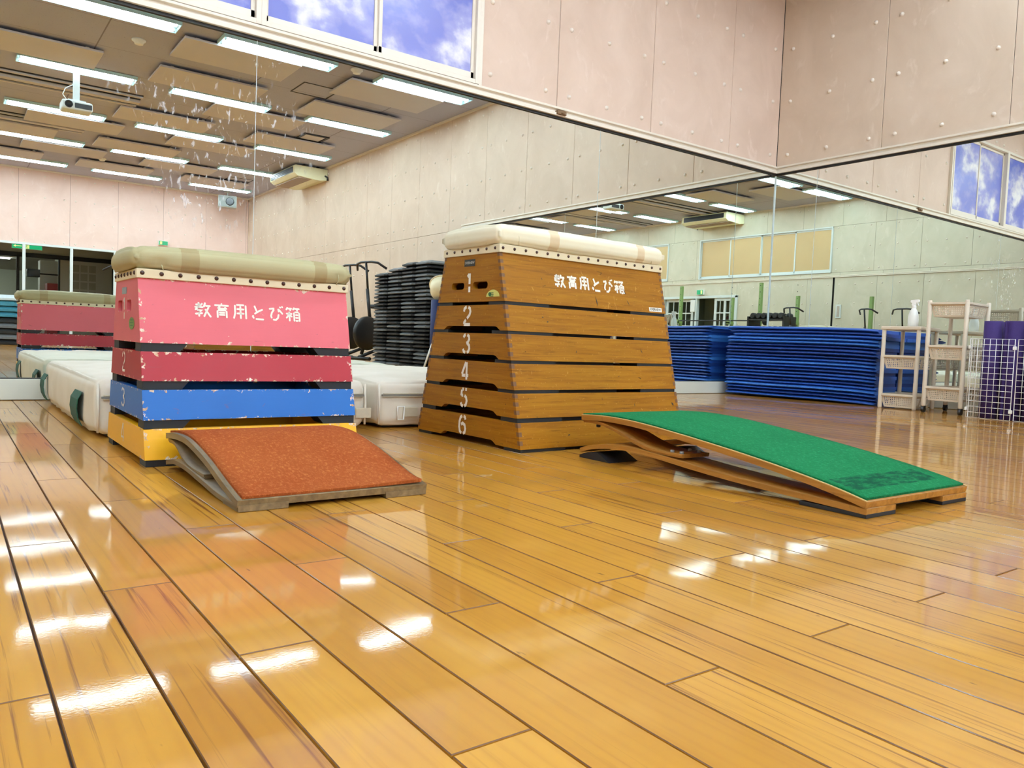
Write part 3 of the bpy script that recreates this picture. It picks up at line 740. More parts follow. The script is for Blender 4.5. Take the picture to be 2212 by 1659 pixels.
# ------------------------------------------------------------------ vaulting box materials
def wood_material(name, cols, grain=1.0, scratches=True, gloss=.5, coat=.03, vertical=False):
    n = NT(name); v = n.coords((1.2, 1.2, 26)) if not vertical else n.coords((26, 1.2, 1.2))
    a = n.noise(v, 2.2, 5, .62, .9); b = n.noise(n.coords((9, 9, 190)), 1.0, 4, .6)
    c = n.ramp(a, [(.25, cols[0]), (.5, cols[1]), (.75, cols[2])])
    c = n.mix(n.math('MULTIPLY_ADD', b, 4.0*grain, -2.25*grain, clamp=True), c, cols[3])
    if scratches:
        s1 = n.noise(n.coords((34, 34, 12)), 1.0, 2, .5, 2.0)
        c = n.mix(n.math('MULTIPLY', n.math('MULTIPLY_ADD', s1, 22.0, -16.0, clamp=True), .5), c, S(206, 150, 70))
        s2 = n.noise(n.coords((22, 22, 60)), 1.3, 2, .5, 1.0)
        c = n.mix(n.math('MULTIPLY', n.math('MULTIPLY_ADD', s2, 22.0, -16.0, clamp=True), .8), c, S(60, 34, 12))
        s3 = n.noise(n.coords((120, 120, 120)), 1.0, 2); c = n.mix(n.math('MULTIPLY', n.math('MULTIPLY_ADD', s3, 8.0, -5.2, clamp=True), .35), c, S(220, 160, 80))
    return n.setp(Base_Color=c, Roughness=gloss, Specular_IOR_Level=.16, Coat_Weight=coat, Coat_Roughness=.22)
OAK = wood_material('varnished_box_wood', (S(128, 76, 8), S(148, 93, 11), S(164, 108, 18), S(100, 56, 6)))
ENDGR = simple('dark_end_grain', S(106, 66, 34), .6, var=.25, nscale=90)
PAINTW = simple('stencil_white', S(236, 230, 216), .6, var=.06, nscale=120)
def painted(name, col, H, L):
    """paint with chips along the board edges (UV 0..1 on each board face)"""
    n = NT(name); uv = n.n('ShaderNodeUVMap', uv_map='UVMap'); sx = n.n('ShaderNodeSeparateXYZ'); n.l(uv.outputs[0], sx.inputs[0])
    def edge(o, size):
        return n.math('MULTIPLY', n.math('MINIMUM', o, n.math('SUBTRACT', 1.0, o)), size)
    dz = edge(sx.outputs[1], H); dx = edge(sx.outputs[0], L)
    e = n.math('MINIMUM', n.math('MULTIPLY', dz, 1.6), dx)
    mask = n.math('SUBTRACT', 1.0, n.math('DIVIDE', e, .024), clamp=True)
    nz = n.noise(n.coords((1, 1, 1)), 62, 4, .65, .4)
    chip = n.math('GREATER_THAN', n.math('ADD', nz, n.math('MULTIPLY', mask, .19)), .735)
    n2 = n.noise(n.coords((1, 1, 1)), 40, 3, .6)
    c = n.mix(n.noise(n.coords((1, 1, 1)), 6, 3), sc(col, .93), sc(col, 1.06))
    gr = n.noise(n.coords((14, 14, 220)), 1.0, 3); c = n.mix(n.math('MULTIPLY', gr, .14), c, sc(col, .7))
    sm = n.noise(n.coords((30, 30, 60)), 1.0, 2, .5, .8)
    c = n.mix(n.math('MULTIPLY', n.math('MULTIPLY_ADD', sm, 16.0, -11.4, clamp=True), .35), c, S(120, 70, 70))
    c = n.mix(chip, c, n.mix(n.math('MULTIPLY_ADD', n2, 4.0, -1.6, clamp=True), S(188, 146, 104), S(238, 222, 206)))
    return n.setp(Base_Color=c, Roughness=.48, Specular_IOR_Level=.35, Coat_Weight=.08, Coat_Roughness=.2, Normal=n.bump(chip, .15, .001))
def canvas_material(name, col, patches, pcol):
    n = NT(name); tc = n.n('ShaderNodeTexCoord'); sx = n.n('ShaderNodeSeparateXYZ'); n.l(tc.outputs['Object'], sx.inputs[0])
    c = n.mix(n.noise(n.coords(), 3.5, 3), sc(col, .95), sc(col, 1.04))
    for (a, b) in patches:
        k = n.math('MULTIPLY', n.math('GREATER_THAN', sx.outputs[0], a), n.math('LESS_THAN', sx.outputs[0], b)); c = n.mix(n.math('MULTIPLY', k, .85), c, pcol)
    wv = n.noise(n.coords((1, 1, 1)), 700, 1); st = n.noise(n.coords((3, 3, 9)), 3.0, 3, .6, .5)
    c = n.mix(n.math('MULTIPLY', n.math('MULTIPLY_ADD', st, 5, -2.7, clamp=True), .25), c, sc(col, .78))
    return n.setp(Base_Color=c, Roughness=.62, Specular_IOR_Level=.3, Normal=n.bump(wv, .12, .0012))
STUD = simple('brown_stud', S(58, 26, 16), .35, var=.1)
YELLOWG = simple('yellow_green_sticker', S(206, 204, 108), .5); GREENK = simple('sticker_print', S(44, 104, 60), .5); GREENST = simple('green_sticker', S(112, 140, 62), .5)
BRANDK = simple('plate_black', S(16, 15, 14), .4); BRANDW = simple('plate_white', S(240, 236, 224), .5)

def uv_board(me):
    """0..1 UVs per face along its two main directions (long axis = x of UV)"""
    uvl = me.uv_layers.new(name='UVMap')
    for p in me.polygons:
        vs = [me.vertices[i].co for i in p.vertices]; nrm = p.normal
        zax = Vector((0, 0, 1)); hor = nrm.cross(zax)
        if hor.length < .3: hor = Vector((1, 0, 0)); zz = Vector((0, 1, 0))
        else: hor.normalize(); zz = zax
        hs = [v.dot(hor) for v in vs]; zs = [v.dot(zz) for v in vs]
        for li, h, z in zip(p.loop_indices, hs, zs):
            uvl.data[li].uv = ((h-min(hs))/max(1e-6, max(hs)-min(hs)), (z-min(zs))/max(1e-6, max(zs)-min(zs)))

def cushion(a, b, r, nseg=10, bulge=.0, wr=0.0, seed=0, dips=(), nlen=None, wr_scale=14.0):
    """padded block between corners a and b, edges rounded by r, faces swollen by bulge, wr = wrinkle depth"""
    a, b = Vector(a), Vector(b); c = (a+b)/2; hs = (b-a)/2; bm = bmesh.new(); from mathutils import noise as mn
    ia, ib = a+Vector((r,)*3), b-Vector((r,)*3)
    cache = {}
    def vert(q):
        k = tuple(round(x, 5) for x in q)
        if k in cache: return cache[k]
        p = Vector(q); inn = Vector([min(max(p[i], ia[i]), ib[i]) for i in range(3)]); d = p-inn
        if d.length > 1e-9:
            dn = d.normalized(); nrm = dn; out = inn+dn*r
        else: nrm = Vector((0, 0, 1)); out = p
        u = [(p[i]-c[i])/hs[i] for i in range(3)]
        sw = 1.0
        for i in range(3):
            if abs(nrm[i]) < .7: sw *= max(0, 1-u[i]**4)
        out = out+nrm*bulge*sw
        if wr:
            f = mn.noise(Vector((p.x*wr_scale+seed, p.y*wr_scale, p.z*wr_scale*.45)))+.5*mn.noise(Vector((p.x*wr_scale*2.1, p.y*wr_scale*2.1+seed, p.z*wr_scale)))
            out = out+nrm*wr*f
        for (dp, rad, dep) in dips:
            e = (p-Vector(dp)).length/rad
            if e < 1: out = out-nrm*dep*(1-e)**2
        v = bm.verts.new(out); cache[k] = v; return v
    def axis_pts(i):
        n = nlen[i] if nlen else nseg
        lo, hi = a[i], b[i]; k = 4
        return [lo+r*j/k for j in range(k)]+[lo+r+(hi-lo-2*r)*j/n for j in range(n+1)]+[hi-r+r*j/k for j in range(1, k+1)]
    A = [axis_pts(i) for i in range(3)]
    for ax in range(3):
        o1, o2 = [i for i in range(3) if i != ax]
        for side, val in ((0, a[ax]), (1, b[ax])):
            for i in range(len(A[o1])-1):
                for j in range(len(A[o2])-1):
                    q = []
                    for (x, y) in ((i, j), (i+1, j), (i+1, j+1), (i, j+1)):
                        P = [0, 0, 0]; P[ax] = val; P[o1] = A[o1][x]; P[o2] = A[o2][y]; q.append(vert(P))
                    if len(set(q)) == 4:
                        try: f = bm.faces.new(q); f.smooth = True
                        except ValueError: pass
    return bm

def vault_box(label, loc, rot, L, W, k, tiers, mats, spec):
    """tiers: [(z0,z1)] bottom to top; end faces upright, long sides sloping by k"""
    root = thing('vaulting_box', label, 'vaulting box', (loc[0], loc[1], 0), rot)
    t = .020; nt = len(tiers)
    def near(u, z, off=.0008):
        nv = Vector((0, -1, k)).normalized()*off; return (u+nv.x, k*z+nv.y, z+nv.z)
    def end(v, z, off=.0008): return (-off, v, z)
    for ti, (z0, z1) in enumerate(tiers):
        num = nt-ti; top = ti == nt-1
        lip = .004 if not top else 0        # each tier hangs slightly over the one below
        y0, y1 = k*z0-.0, k*z1
        m = MB()
        e0 = .0006
        for far in (False, True):
            def Y(y): return W-y if far else y
            m.hexa([(e0, Y(y0), z0), (L-e0, Y(y0), z0), (L-e0, Y(y0+t), z0), (e0, Y(y0+t), z0), (e0, Y(y1), z1), (L-e0, Y(y1), z1), (L-e0, Y(y1+t), z1), (e0, Y(y1+t), z1)])
        zc = lambda z: k*z+.0006
        if spec['notch'] and not top:
            nz = .014; cen = W/2; hw = .5*(.30+.03)
            na, nb = cen-.155, cen+.125
            prof = [(zc(z0), z0), (na-.03, z0), (na-.012, z0+nz*.8), (na, z0+nz), (nb, z0+nz), (nb+.012, z0+nz*.8), (nb+.03, z0), (W-zc(z0), z0), (W-zc(z1), z1), (zc(z1), z1)]
        else: prof = [(zc(z0), z0), (W-zc(z0), z0), (W-zc(z1), z1), (zc(z1), z1)]
        holes = []
        if top:
            for (a, b, c, d) in spec['holes']: holes.append(rrect(a, b, c, d, min(.012, (d-b)/2-.001) if spec['notch'] else .008))
        sh = polyshape(prof, holes, t)
        for sgn in (0, 1):
            M_ = Matrix(((0, 0, 1, t/2 if not sgn else L-t/2), (1, 0, 0, 0), (0, 1, 0, 0), (0, 0, 0, 1)))
            m.merge(sh.copy(), M_)
        sh.free()
        if spec['joint']:
            m.mi = 1; nf = 3 if not top else 7; hgt = (z1-z0)/(2*nf)
            for far in (False, True):
                for uu in (0, L):
                    for q in range(nf):
                        za, zb = z0+hgt*(2*q+.9), z0+hgt*(2*q+1.9)
                        ua, ub = (uu-.0005, uu+t*.62) if uu == 0 else (uu-t*.62, uu+.0005)
                        def Y(z, o): return (W-k*z+o) if far else (k*z-o)
                        m.hexa([(ua, Y(za, .0006), za), (ub, Y(za, .0006), za), (ub, Y(za, -.012), za), (ua, Y(za, -.012), za), (ua, Y(zb, .0006), zb), (ub, Y(zb, .0006), zb), (ub, Y(zb, -.012), zb), (ua, Y(zb, -.012), zb)])
            m.mi = 0
        tier = m.build('tier', mats[ti] if isinstance(mats[ti], list) else [mats[ti], ENDGR], root)
        if spec.get('tier_labels'): tier['label'] = spec['tier_labels'][ti]
        if not spec['joint']: uv_board(tier.data)
        # number on the end board
        nb = spec['nums'][num]
        nm = strokes_bm([str(num)], lambda s_, h: end(nb[0]-s_, nb[1]+h), nb[2], nb[3], 0, nb[4], nb[5], cap=False)
        nm.build('number', PAINTW, tier)
        # feet / bearing pads under the tier
        zb = tiers[ti-1][1] if ti else 0.0
        g = z0-zb
        if spec['notch']:
            for far in (False, True):
                for (ua, ub) in ((.004, .20), (L-.20, L-.004)):
                    m = MB()
                    def Y(y): return W-y if far else y
                    ya = k*z0+.003; yb = ya+.09
                    m.hexa([(ua, Y(ya), zb), (ub, Y(ya), zb), (ub, Y(yb), zb), (ua, Y(yb), zb), (ua, Y(ya), z0), (ub, Y(ya), z0), (ub, Y(yb), z0), (ua, Y(yb), z0)])
                    m.build('foot', RUBBER, tier)
            # dark inner cleats that close most of the gap along the sides
            for far in (False, True):
                m = MB()
                def Y(y): return W-y if far else y
                ya = k*z0+.022; yb = ya+.02
                m.hexa([(.21, Y(ya), zb), (L*.62, Y(ya), zb), (L*.62, Y(yb), zb), (.21, Y(yb), zb), (.21, Y(ya), z0+.03), (L*.62, Y(ya), z0+.03), (L*.62, Y(yb), z0+.03), (.21, Y(yb), z0+.03)])
                m.build('cleat', RUBBER, tier)
        else:
            for far in (False, True):
                for sgn in (0, 1):
                    m = MB()
                    def Y(y): return W-y if far else y
                    def U(u): return L-u if sgn else u
                    ya = k*z0+.004; yb = ya+.07
                    m.hexa([(U(.003), Y(ya), zb), (U(.100), Y(ya), zb), (U(.100), Y(yb), zb), (U(.003), Y(yb), zb), (U(.003), Y(ya), z0), (U(.120), Y(ya), z0), (U(.120), Y(yb), z0), (U(.003), Y(yb), z0)])
                    m.build('foot', RUBBER, tier)
        if ti == nt-1:
            tt = spec['title']
            tm = strokes_bm(TITLE, lambda s_, h: near(tt['u']+s_, tt['z']+h), tt['cw'], tt['ch'], tt['pitch'], tt['wd'], tt['gap'], cap=tt['cap'])
            tm.build('lettering', PAINTW, tier)
            for (kind, a, b, mt, txt, tmt, sz) in spec['plates']:
                fn = near if kind == 'near' else end
                mm = MB()
                if len(b) == 2: pts = [(a[0], a[1]), (b[0], a[1]), (b[0], b[1]), (a[0], b[1])]
                else: pts = [(a[0]+b[0]*math.cos(2*PI*q/20), a[1]+b[1]*math.sin(2*PI*q/20)) for q in range(20)]
                if kind == 'sticker':
                    pts = [(a[0]+b[0]*math.cos(2*PI*q/24), a[1]+(b[1]*math.sin(2*PI*q/24) if q <= 12 or b[2] else -.006)) for q in range(24 if b[2] else 13)]
                vs = [mm.bm.verts.new(fn(q[0], q[1], .0009)) for q in pts]; mm.bm.faces.new(vs)
                pl = mm.build('plate', mt, tier)
                if txt:
                    bmx = text_bm(txt, sz, .0002, sz*.02, 1.0); cx, cz = (a[0]+b[0])/2, (a[1]+b[1])/2
                    for v in bmx.verts:
                        v.co = Vector(fn(cx+v.co.x, cz+v.co.y, .0012)) if kind == 'near' else Vector(fn(cx-v.co.x, cz+v.co.y, .0012))
                    q = MB(); q.merge(bmx); q.build('plate_lettering', tmt, tier)
                if kind == 'sticker':
                    q = MB()
                    for j in range(3):
                        zz = a[1]+b[1]*(.05+.22*j) if not b[2] else a[1]+b[1]*(.5-.45*j)
                        hw = b[0]*(.62-.12*abs(j-1))
                        vv = [q.bm.verts.new(end(a[0]+x, z, .0012)) for x, z in ((-hw*(.2 if not b[2] else 1), zz), (hw, zz), (hw, zz+b[1]*.12), (-hw*(.2 if not b[2] else 1), zz+b[1]*.12))]; q.bm.faces.new(vv)
                    if not b[2]:
                        vv = [q.bm.verts.new(end(a[0]+b[0]*.45+.009*math.cos(2*PI*j/14), a[1]+b[1]*.38+.007*math.sin(2*PI*j/14), .0012)) for j in range(14)]; q.bm.faces.new(vv)
                    q.build('plate_print', tmt, tier)
            # marks and dents on the long face
    zt = tiers[-1][1]
    pd = spec['pad']; yv = k*zt
    # padded top
    pm = MB(); pm.merge(cushion((-pd['over'], yv-pd['over'], zt+pd['band']*.95), (L+pd['over'], W-yv+pd['over'], pd['top']), pd['r'], bulge=pd['bulge'], wr=pd['wr'], seed=3.1, dips=pd['dips'], nlen=(44, 22, 8), wr_scale=11))
    pad = pm.build('padded_top', pd['mat'], root, recalc=True)
    pm = MB(); o = .004
    oy = .003
    for z_a, z_b, q in ((zt-.001, zt+pd['band'], 0),):
        pm.hexa([(-o, yv-o-oy, z_a), (L+o, yv-o-oy, z_a), (L+o, W-yv+o+oy, z_a), (-o, W-yv+o+oy, z_a), (-o, yv-o-oy, z_b), (L+o, yv-o-oy, z_b), (L+o, W-yv+o+oy, z_b), (-o, W-yv+o+oy, z_b)])
    band = pm.build('canvas_band', pd['bandmat'], root, bevel=.002)
    zs = zt+pd['band']*.52; r = pd['stud']
    for far in (False, True):
        y = W-yv+o+oy if far else yv-o-oy
        for q in range(pd['nl']):
            u = .010+(L-.020)*q/(pd['nl']-1); s_ = MB(); s_.dome((u, y, zs), (0, 1 if far else -1, 0), r, .7, 10); s_.build('stud', STUD, pad)
    for far in (False, True):
        x = L+o if far else -o
        n_e = pd['ne']
        for q in range(n_e):
            v = yv+.018+(W-2*yv-.036)*q/(n_e-1); s_ = MB(); s_.dome((x, v, zs), (1 if far else -1, 0, 0), r, .7, 10); s_.build('stud', STUD, pad)
    for (q0, q1) in pd['folds']:
        s_ = MB(); s_.tube([Vector(p) for p in q0], q1, 6); s_.build('fold', pd['mat'], pad)
    return root

# brown six-tier box
CANV_B = canvas_material('cream_canvas', S(236, 228, 200), [(.205, .250), (.655, .695)], S(214, 190, 152))
CANV_P = canvas_material('cream_canvas_small', S(178, 168, 128), [(.105, .152), (.485, .525)], S(160, 142, 100))
BAND = simple('cream_canvas_band', S(228, 214, 180), .6, var=.05, nscale=8)
bt = [(.011, .096), (.111, .191), (.203, .289), (.300, .387), (.398, .485), (.497, .662)]
bn = {6: (.362, .026, .060, .066, .011, .001), 5: (.358, .124, .058, .064, .011, .001), 4: (.358, .220, .060, .064, .011, .001), 3: (.355, .316, .060, .066, .011, .001), 2: (.356, .414, .060, .066, .011, .001), 1: (.350, .530, .060, .068, .012, .001)}
yv = .237*.662
foldb = []
for (x, y0_) in ((.075, yv-.012), (.745, yv-.011)):
    foldb.append(([(x, y0_, .690), (x-.004, y0_-.004, .715), (x-.006, y0_+.000, .738)], .0022))
foldb.append(([(-.012, yv+.055, .692), (-.017, yv+.052, .718), (-.013, yv+.050, .738)], .0022))
vault_box('tall brown wooden vaulting box of six numbered tiers with a cream padded top', (-4.462, -2.298), math.radians(2.02), .812, .643, .237, bt, [OAK]*6,
    dict(notch=True, joint=True, holes=[(.357, .541, .436, .566), (.216, .541, .303, .566)], nums=bn,
         title=dict(u=.232, z=.559, cw=.054, ch=.050, pitch=.0605, wd=.0074, gap=.0012, cap=False),
         plates=[('near', (.716, .502), (.789, .518), BRANDW, 'EVERNEW', BRANDK, .0135), ('end', (.293, .622), (.359, .646), BRANDK, 'EVERNEW', BRANDW, .0125), ('sticker', (.183, .512), (.038, .024, False), YELLOWG, None, GREENK, 0)],
         pad=dict(over=.009, band=.027, top=.757, r=.026, bulge=.012, wr=.0022, dips=[], mat=CANV_B, bandmat=BAND, stud=.0055, nl=17, ne=7, folds=foldb)))
# pink four-tier box
pt = [(.018, .096), (.119, .197), (.220, .297), (.320, .493)]
PK = painted('pink_paint', S(214, 96, 104), .173, .596); RD = painted('crimson_paint', S(160, 16, 32), .077, .596); BL = painted('blue_paint', S(18, 98, 176), .078, .596); YL = painted('yellow_paint', S(238, 172, 12), .078, .596)
pn = {4: (.318, .032, .055, .055, .006, .001), 3: (.318, .134, .058, .052, .007, .001), 2: (.314, .234, .055, .055, .007, .001), 1: (.312, .382, .045, .062, .009, .001)}
vault_box('small vaulting box in pink, crimson, blue and yellow tiers with a cream padded top', (-5.559, -2.151), math.radians(.38), .596, .541, .247, pt, [[YL, YL], [BL, BL], [RD, RD], [PK, PK]],
    dict(notch=False, joint=False, holes=[(.325, .404, .388, .436), (.200, .404, .258, .436)], nums=pn, tier_labels=['yellow tier', 'blue tier', 'crimson tier', 'pink tier'],
         title=dict(u=.140, z=.394, cw=.046, ch=.043, pitch=.0515, wd=.0052, gap=.0026, cap=True),
         plates=[('end', (.262, .453), (.326, .472), simple('plate_steel', S(150, 160, 168), .3), None, None, 0), ('sticker', (.188, .370), (.036, .017, True), GREENST, None, GREENK, 0)],
         pad=dict(over=.011, band=.024, top=.577, r=.028, bulge=.013, wr=.0016, dips=[((.055, .247*.493-.012, .535), .035, .010), ((.565, .247*.493-.012, .538), .022, .006)], mat=CANV_P, bandmat=BAND, stud=.0060, nl=13, ne=7,
                  folds=[([(.560, .247*.493-.020, .545), (.562, .247*.493-.021, .530), (.556, .247*.493-.017, .514)], .0012), ([(.056, .247*.493-.014, .530), (.060, .247*.493-.018, .515)], .0014)])))

# scuffs on the long face of the brown box
SCUFF = simple('scuff_dark', S(46, 28, 12), .6); 
m = MB()
k_ = .237
def nb_(u, z, off=.0011): return (u, k_*z-off, z+off*.24)
for (u, z, ln, ang, wd_) in [(.432, .522, .040, 100, .0045), (.588, .568, .030, 118, .004), (.600, .528, .026, 122, .003), (.300, .594, .010, 60, .002), (.175, .585, .010, 120, .003), (.565, .145, .014, 95, .003), (.780, .145, .016, 125, .008), (.640, .345, .020, 120, .003), (.40, .17, .012, 92, .002), (.16, .45, .010, 10, .004), (.18, .435, .010, 5, .004), (.62, .452, .018, 30, .0018), (.30, .335, .012, 60, .003), (.50, .25, .010, 30, .002), (.22, .05, .012, 10, .004), (.56, .07, .010, 100, .002)]:
    a = math.radians(ang); d = Vector((math.cos(a), math.sin(a)))*ln/2; nn = Vector((-d.y, d.x)).normalized()*wd_/2
    vs = [m.bm.verts.new(nb_(u+q.x, z+q.y)) for q in (-d, -d*.2+nn, d*.4+nn*.8, d, d*.3-nn*.7, -d*.3-nn)]; m.bm.faces.new(vs)
bx_ = [o for o in bpy.data.objects if o.name.startswith('vaulting_box')][0]
m.build('scuff', SCUFF, bx_)
# ------------------------------------------------------------------ springboards
def ply_material(name, a, b, c):
    n = NT(name); tc = n.n('ShaderNodeTexCoord'); sx = n.n('ShaderNodeSeparateXYZ'); n.l(tc.outputs['Object'], sx.inputs[0])
    g = n.noise(n.coords((60, 2.5, 60)), 1.0, 4, .6, .4)
    col = n.ramp(g, [(.2, a), (.5, b), (.85, c)])
    fl = n.noise(n.coords((40, 40, 40)), 1.0, 3)
    col = n.mix(n.math('MULTIPLY', n.math('MULTIPLY_ADD', fl, 8, -4.9, clamp=True), .35), col, sc(a, .6))
    return n.setp(Base_Color=col, Roughness=.5, Coat_Weight=.15, Coat_Roughness=.3)
def felt_material(name, a, b, mark=None):
    n = NT(name); f = n.noise(n.coords((150, 90, 90)), 1.0, 6, .82, .5); g = n.noise(n.coords(), 5, 3)
    c = n.ramp(f, [(.3, a), (.52, sc(a, 1.25)), (.72, b)]); c = n.mix(n.math('MULTIPLY', g, .3), c, sc(b, 1.0))
    if mark:
        x0, x1, y0, y1, mc = mark
        tc = n.n('ShaderNodeTexCoord'); sx = n.n('ShaderNodeSeparateXYZ'); n.l(tc.outputs['Object'], sx.inputs[0])
        k = n.math('MULTIPLY', n.math('MULTIPLY', n.math('GREATER_THAN', sx.outputs[0], x0), n.math('LESS_THAN', sx.outputs[0], x1)), n.math('MULTIPLY', n.math('GREATER_THAN', sx.outputs[1], y0), n.math('LESS_THAN', sx.outputs[1], y1)))
        blk = n.math('MULTIPLY_ADD', n.noise(n.coords((24, 60, 1)), 1.0, 3, .7), 4.0, -1.35, clamp=True)
        c = n.mix(n.math('MULTIPLY', n.math('MULTIPLY', k, blk), .85), c, mc)
    return n.setp(Base_Color=c, Roughness=.95, Specular_IOR_Level=.1, Normal=n.bump(f, .9, .004))
def plate_strip(top, thick, x0, x1, m, n=6):
    """bent board: top curve (s,z), thickness function or number; s -> +y"""
    T = spline(top, n)
    B = []
    for i, q in enumerate(T):
        a = Vector(T[max(0, i-1)]); b = Vector(T[min(len(T)-1, i+1)]); d = (b-a).normalized(); nn = Vector((-d.y, d.x))
        if nn.y < 0: nn = -nn
        th = thick(i/(len(T)-1)) if callable(thick) else thick
        B.append(tuple(Vector(q)-nn*th))
    A0 = [m.bm.verts.new((x0, s, z)) for s, z in T]; A1 = [m.bm.verts.new((x1, s, z)) for s, z in T]
    C0 = [m.bm.verts.new((x0, s, z)) for s, z in B]; C1 = [m.bm.verts.new((x1, s, z)) for s, z in B]
    for i in range(len(T)-1):
        f = m.bm.faces.new((A0[i], A1[i], A1[i+1], A0[i+1])); f.smooth = True
        f = m.bm.faces.new((C0[i], C0[i+1], C1[i+1], C1[i])); f.smooth = True
        m.bm.faces.new((A0[i], A0[i+1], C0[i+1], C0[i])); m.bm.faces.new((A1[i], C1[i], C1[i+1], A1[i+1]))
    m.bm.faces.new((A0[0], C0[0], C1[0], A1[0])); m.bm.faces.new((A0[-1], A1[-1], C1[-1], C0[-1]))
    return T, B
PLY_O = ply_material('grey_plywood', S(84, 64, 38), S(118, 94, 60), S(146, 120, 82)); PLY_G = ply_material('amber_plywood', S(128, 78, 22), S(168, 112, 40), S(196, 142, 66))
EDGE_G = simple('pale_edge_strip', S(214, 178, 116), .5, var=.1, nscale=60)
FELT_O = felt_material('orange_felt', S(142, 58, 22), S(216, 136, 74)); FELT_G = felt_material('green_felt', S(16, 92, 52), S(52, 158, 98), (.03, .41, .045, .115, S(14, 66, 46)))
BOLTG = simple('zinc_bolt', S(170, 176, 176), .4)
def springboard(label, loc, W, top, tth, rail, spring, sth, ply, felt, pads, wedge, inset, rw, rth, curl=0.0, lip=.0):
    root = thing('springboard', label, 'springboard', (loc[0], loc[1], 0), loc[2])
    m = MB(); T, B = plate_strip(top, tth, 0, W, m); m.build('top_board', ply, root)
    # felt lies on the upper curve, set in from the edges
    m = MB(); ins = inset; up = .0055
    Tn = [q for q in T if q[0] > .006]
    rows = []
    nx = 14
    for i, (s, z) in enumerate(Tn):
        a = Vector(Tn[max(0, i-1)]); b = Vector(Tn[min(len(Tn)-1, i+1)]); d = (b-a).normalized(); nn = Vector((-d.y, d.x))
        row = []
        for j in range(nx+1):
            x = ins+(W-2*ins)*j/nx
            c_ = 0.0
            if curl and i < 6: c_ = curl*(1-i/6)**2*max(0, (j/nx-.25)/.75)**2
            row.append((m.bm.verts.new((x, s+nn.x*.0002, z+nn.y*.0002+c_*.6)), m.bm.verts.new((x, s+nn.x*up, z+nn.y*up+c_))))
        rows.append(row)
    for r0, r1 in zip(rows, rows[1:]):
        for j in range(nx):
            f = m.bm.faces.new((r0[j][1], r0[j+1][1], r1[j+1][1], r1[j][1])); f.smooth = True
            m.bm.faces.new((r0[j][0], r1[j][0], r1[j+1][0], r0[j+1][0]))
        m.bm.faces.new((r0[0][0], r0[0][1], r1[0][1], r1[0][0])); m.bm.faces.new((r0[-1][0], r1[-1][0], r1[-1][1], r0[-1][1]))
    for r in (rows[0], rows[-1]):
        for j in range(nx): m.bm.faces.new((r[j][0], r[j+1][0], r[j+1][1], r[j][1]))
    m.build('felt_cover', felt, root)
    if lip:
        for side in (0, 1):
            m = MB(); x0, x1 = (0, ins*.8) if not side else (W-ins*.8, W)
            plate_strip([(s, z+lip) for s, z in top], lip*.9, x0, x1, m); m.build('edge_strip', EDGE_G, root)
    m = MB(); m.box((rw-.004, .035, pads[1]*.9), (W-rw+.004, .085, pads[1]+.010)); m.box((rw-.004, .10, .002), (W-rw+.004, .13, pads[1]+.012)); m.build('cross_piece', RUBBER, root)
    for side in (0, 1):
        x0, x1 = (0.002, rw) if not side else (W-rw, W-.002)
        m = MB(); plate_strip(rail, rth, x0, x1, m); m.build('base_rail', ply, root)
        m = MB(); plate_strip(spring, sth, x0+.004, x1-.004, m)
        plate_strip([(s, z-sth-.0004) for s, z in spring], sth*.8, x0+.006, x1-.006, m); m.build('spring_plate', ply, root)
        for s in ((spring[-1][0]+.015, spring[-1][0]+.05) if wedge else ()):
            for x in (x0+.02, x1-.03):
                m = MB(); m.lathe([(.006, 0), (.006, .006), (.003, .007)], 8, Matrix.Translation((x, s, spring[-1][1]))); m.build('bolt', BOLTG, root)
        # pad under the low end
        m = MB(); m.box((x0, 0.0, 0), (x1, pads[0], pads[1])); m.build('end_pad', pads[2], root, bevel=.001)
        # wedge under the raised end of the rail
        if wedge:
            e = rail[0][0] if rail[0][0] > rail[-1][0] else rail[-1][0]
            zt = min(rail[0][1], rail[-1][1])-rth if rail[0][0] > rail[-1][0] else rail[-1][1]-rth
            poly = [(e-wedge[0], 0), (e, 0), (e, zt), (e-.04, zt+.013), (e-.08, zt+.018), (e-wedge[0]*.9, .006)]
            m = MB(); m.prism(poly, x0, x1, lambda p, q, a: (a, p, q)); m.build('rubber_foot', RUBBER, root)
        m = MB(); m.lathe([(.007, 0), (.007, -.006), (.004, -.008)], 8, Matrix.Translation((x0+.03, spring[0][0]-.045, spring[0][1]-2*sth-.003))); m.build('bolt', RUBBER, root)
    return root
springboard('small orange felt springboard in front of the pink vaulting box', (-5.508, -2.757, math.radians(.8)), .434,
    [(0, .0235), (.06, .036), (.12, .050), (.22, .0745), (.33, .0945), (.41, .1025), (.50, .101), (.577, .0925)], .0145,
    [(.582, .0205), (.54, .029), (.492, .0335), (.42, .0345), (.367, .032), (.254, .0235), (.15, .0155), (.05, .0135), (0, .0135)],
    [(.577, .0775), (.53, .0775), (.50, .071), (.473, .061), (.44, .0495), (.408, .0415), (.36, .0365), (.255, .035)], .0050, PLY_O, FELT_O,
    (.10, .0105, PLY_O), None, .011, .105, .0108, curl=.006)
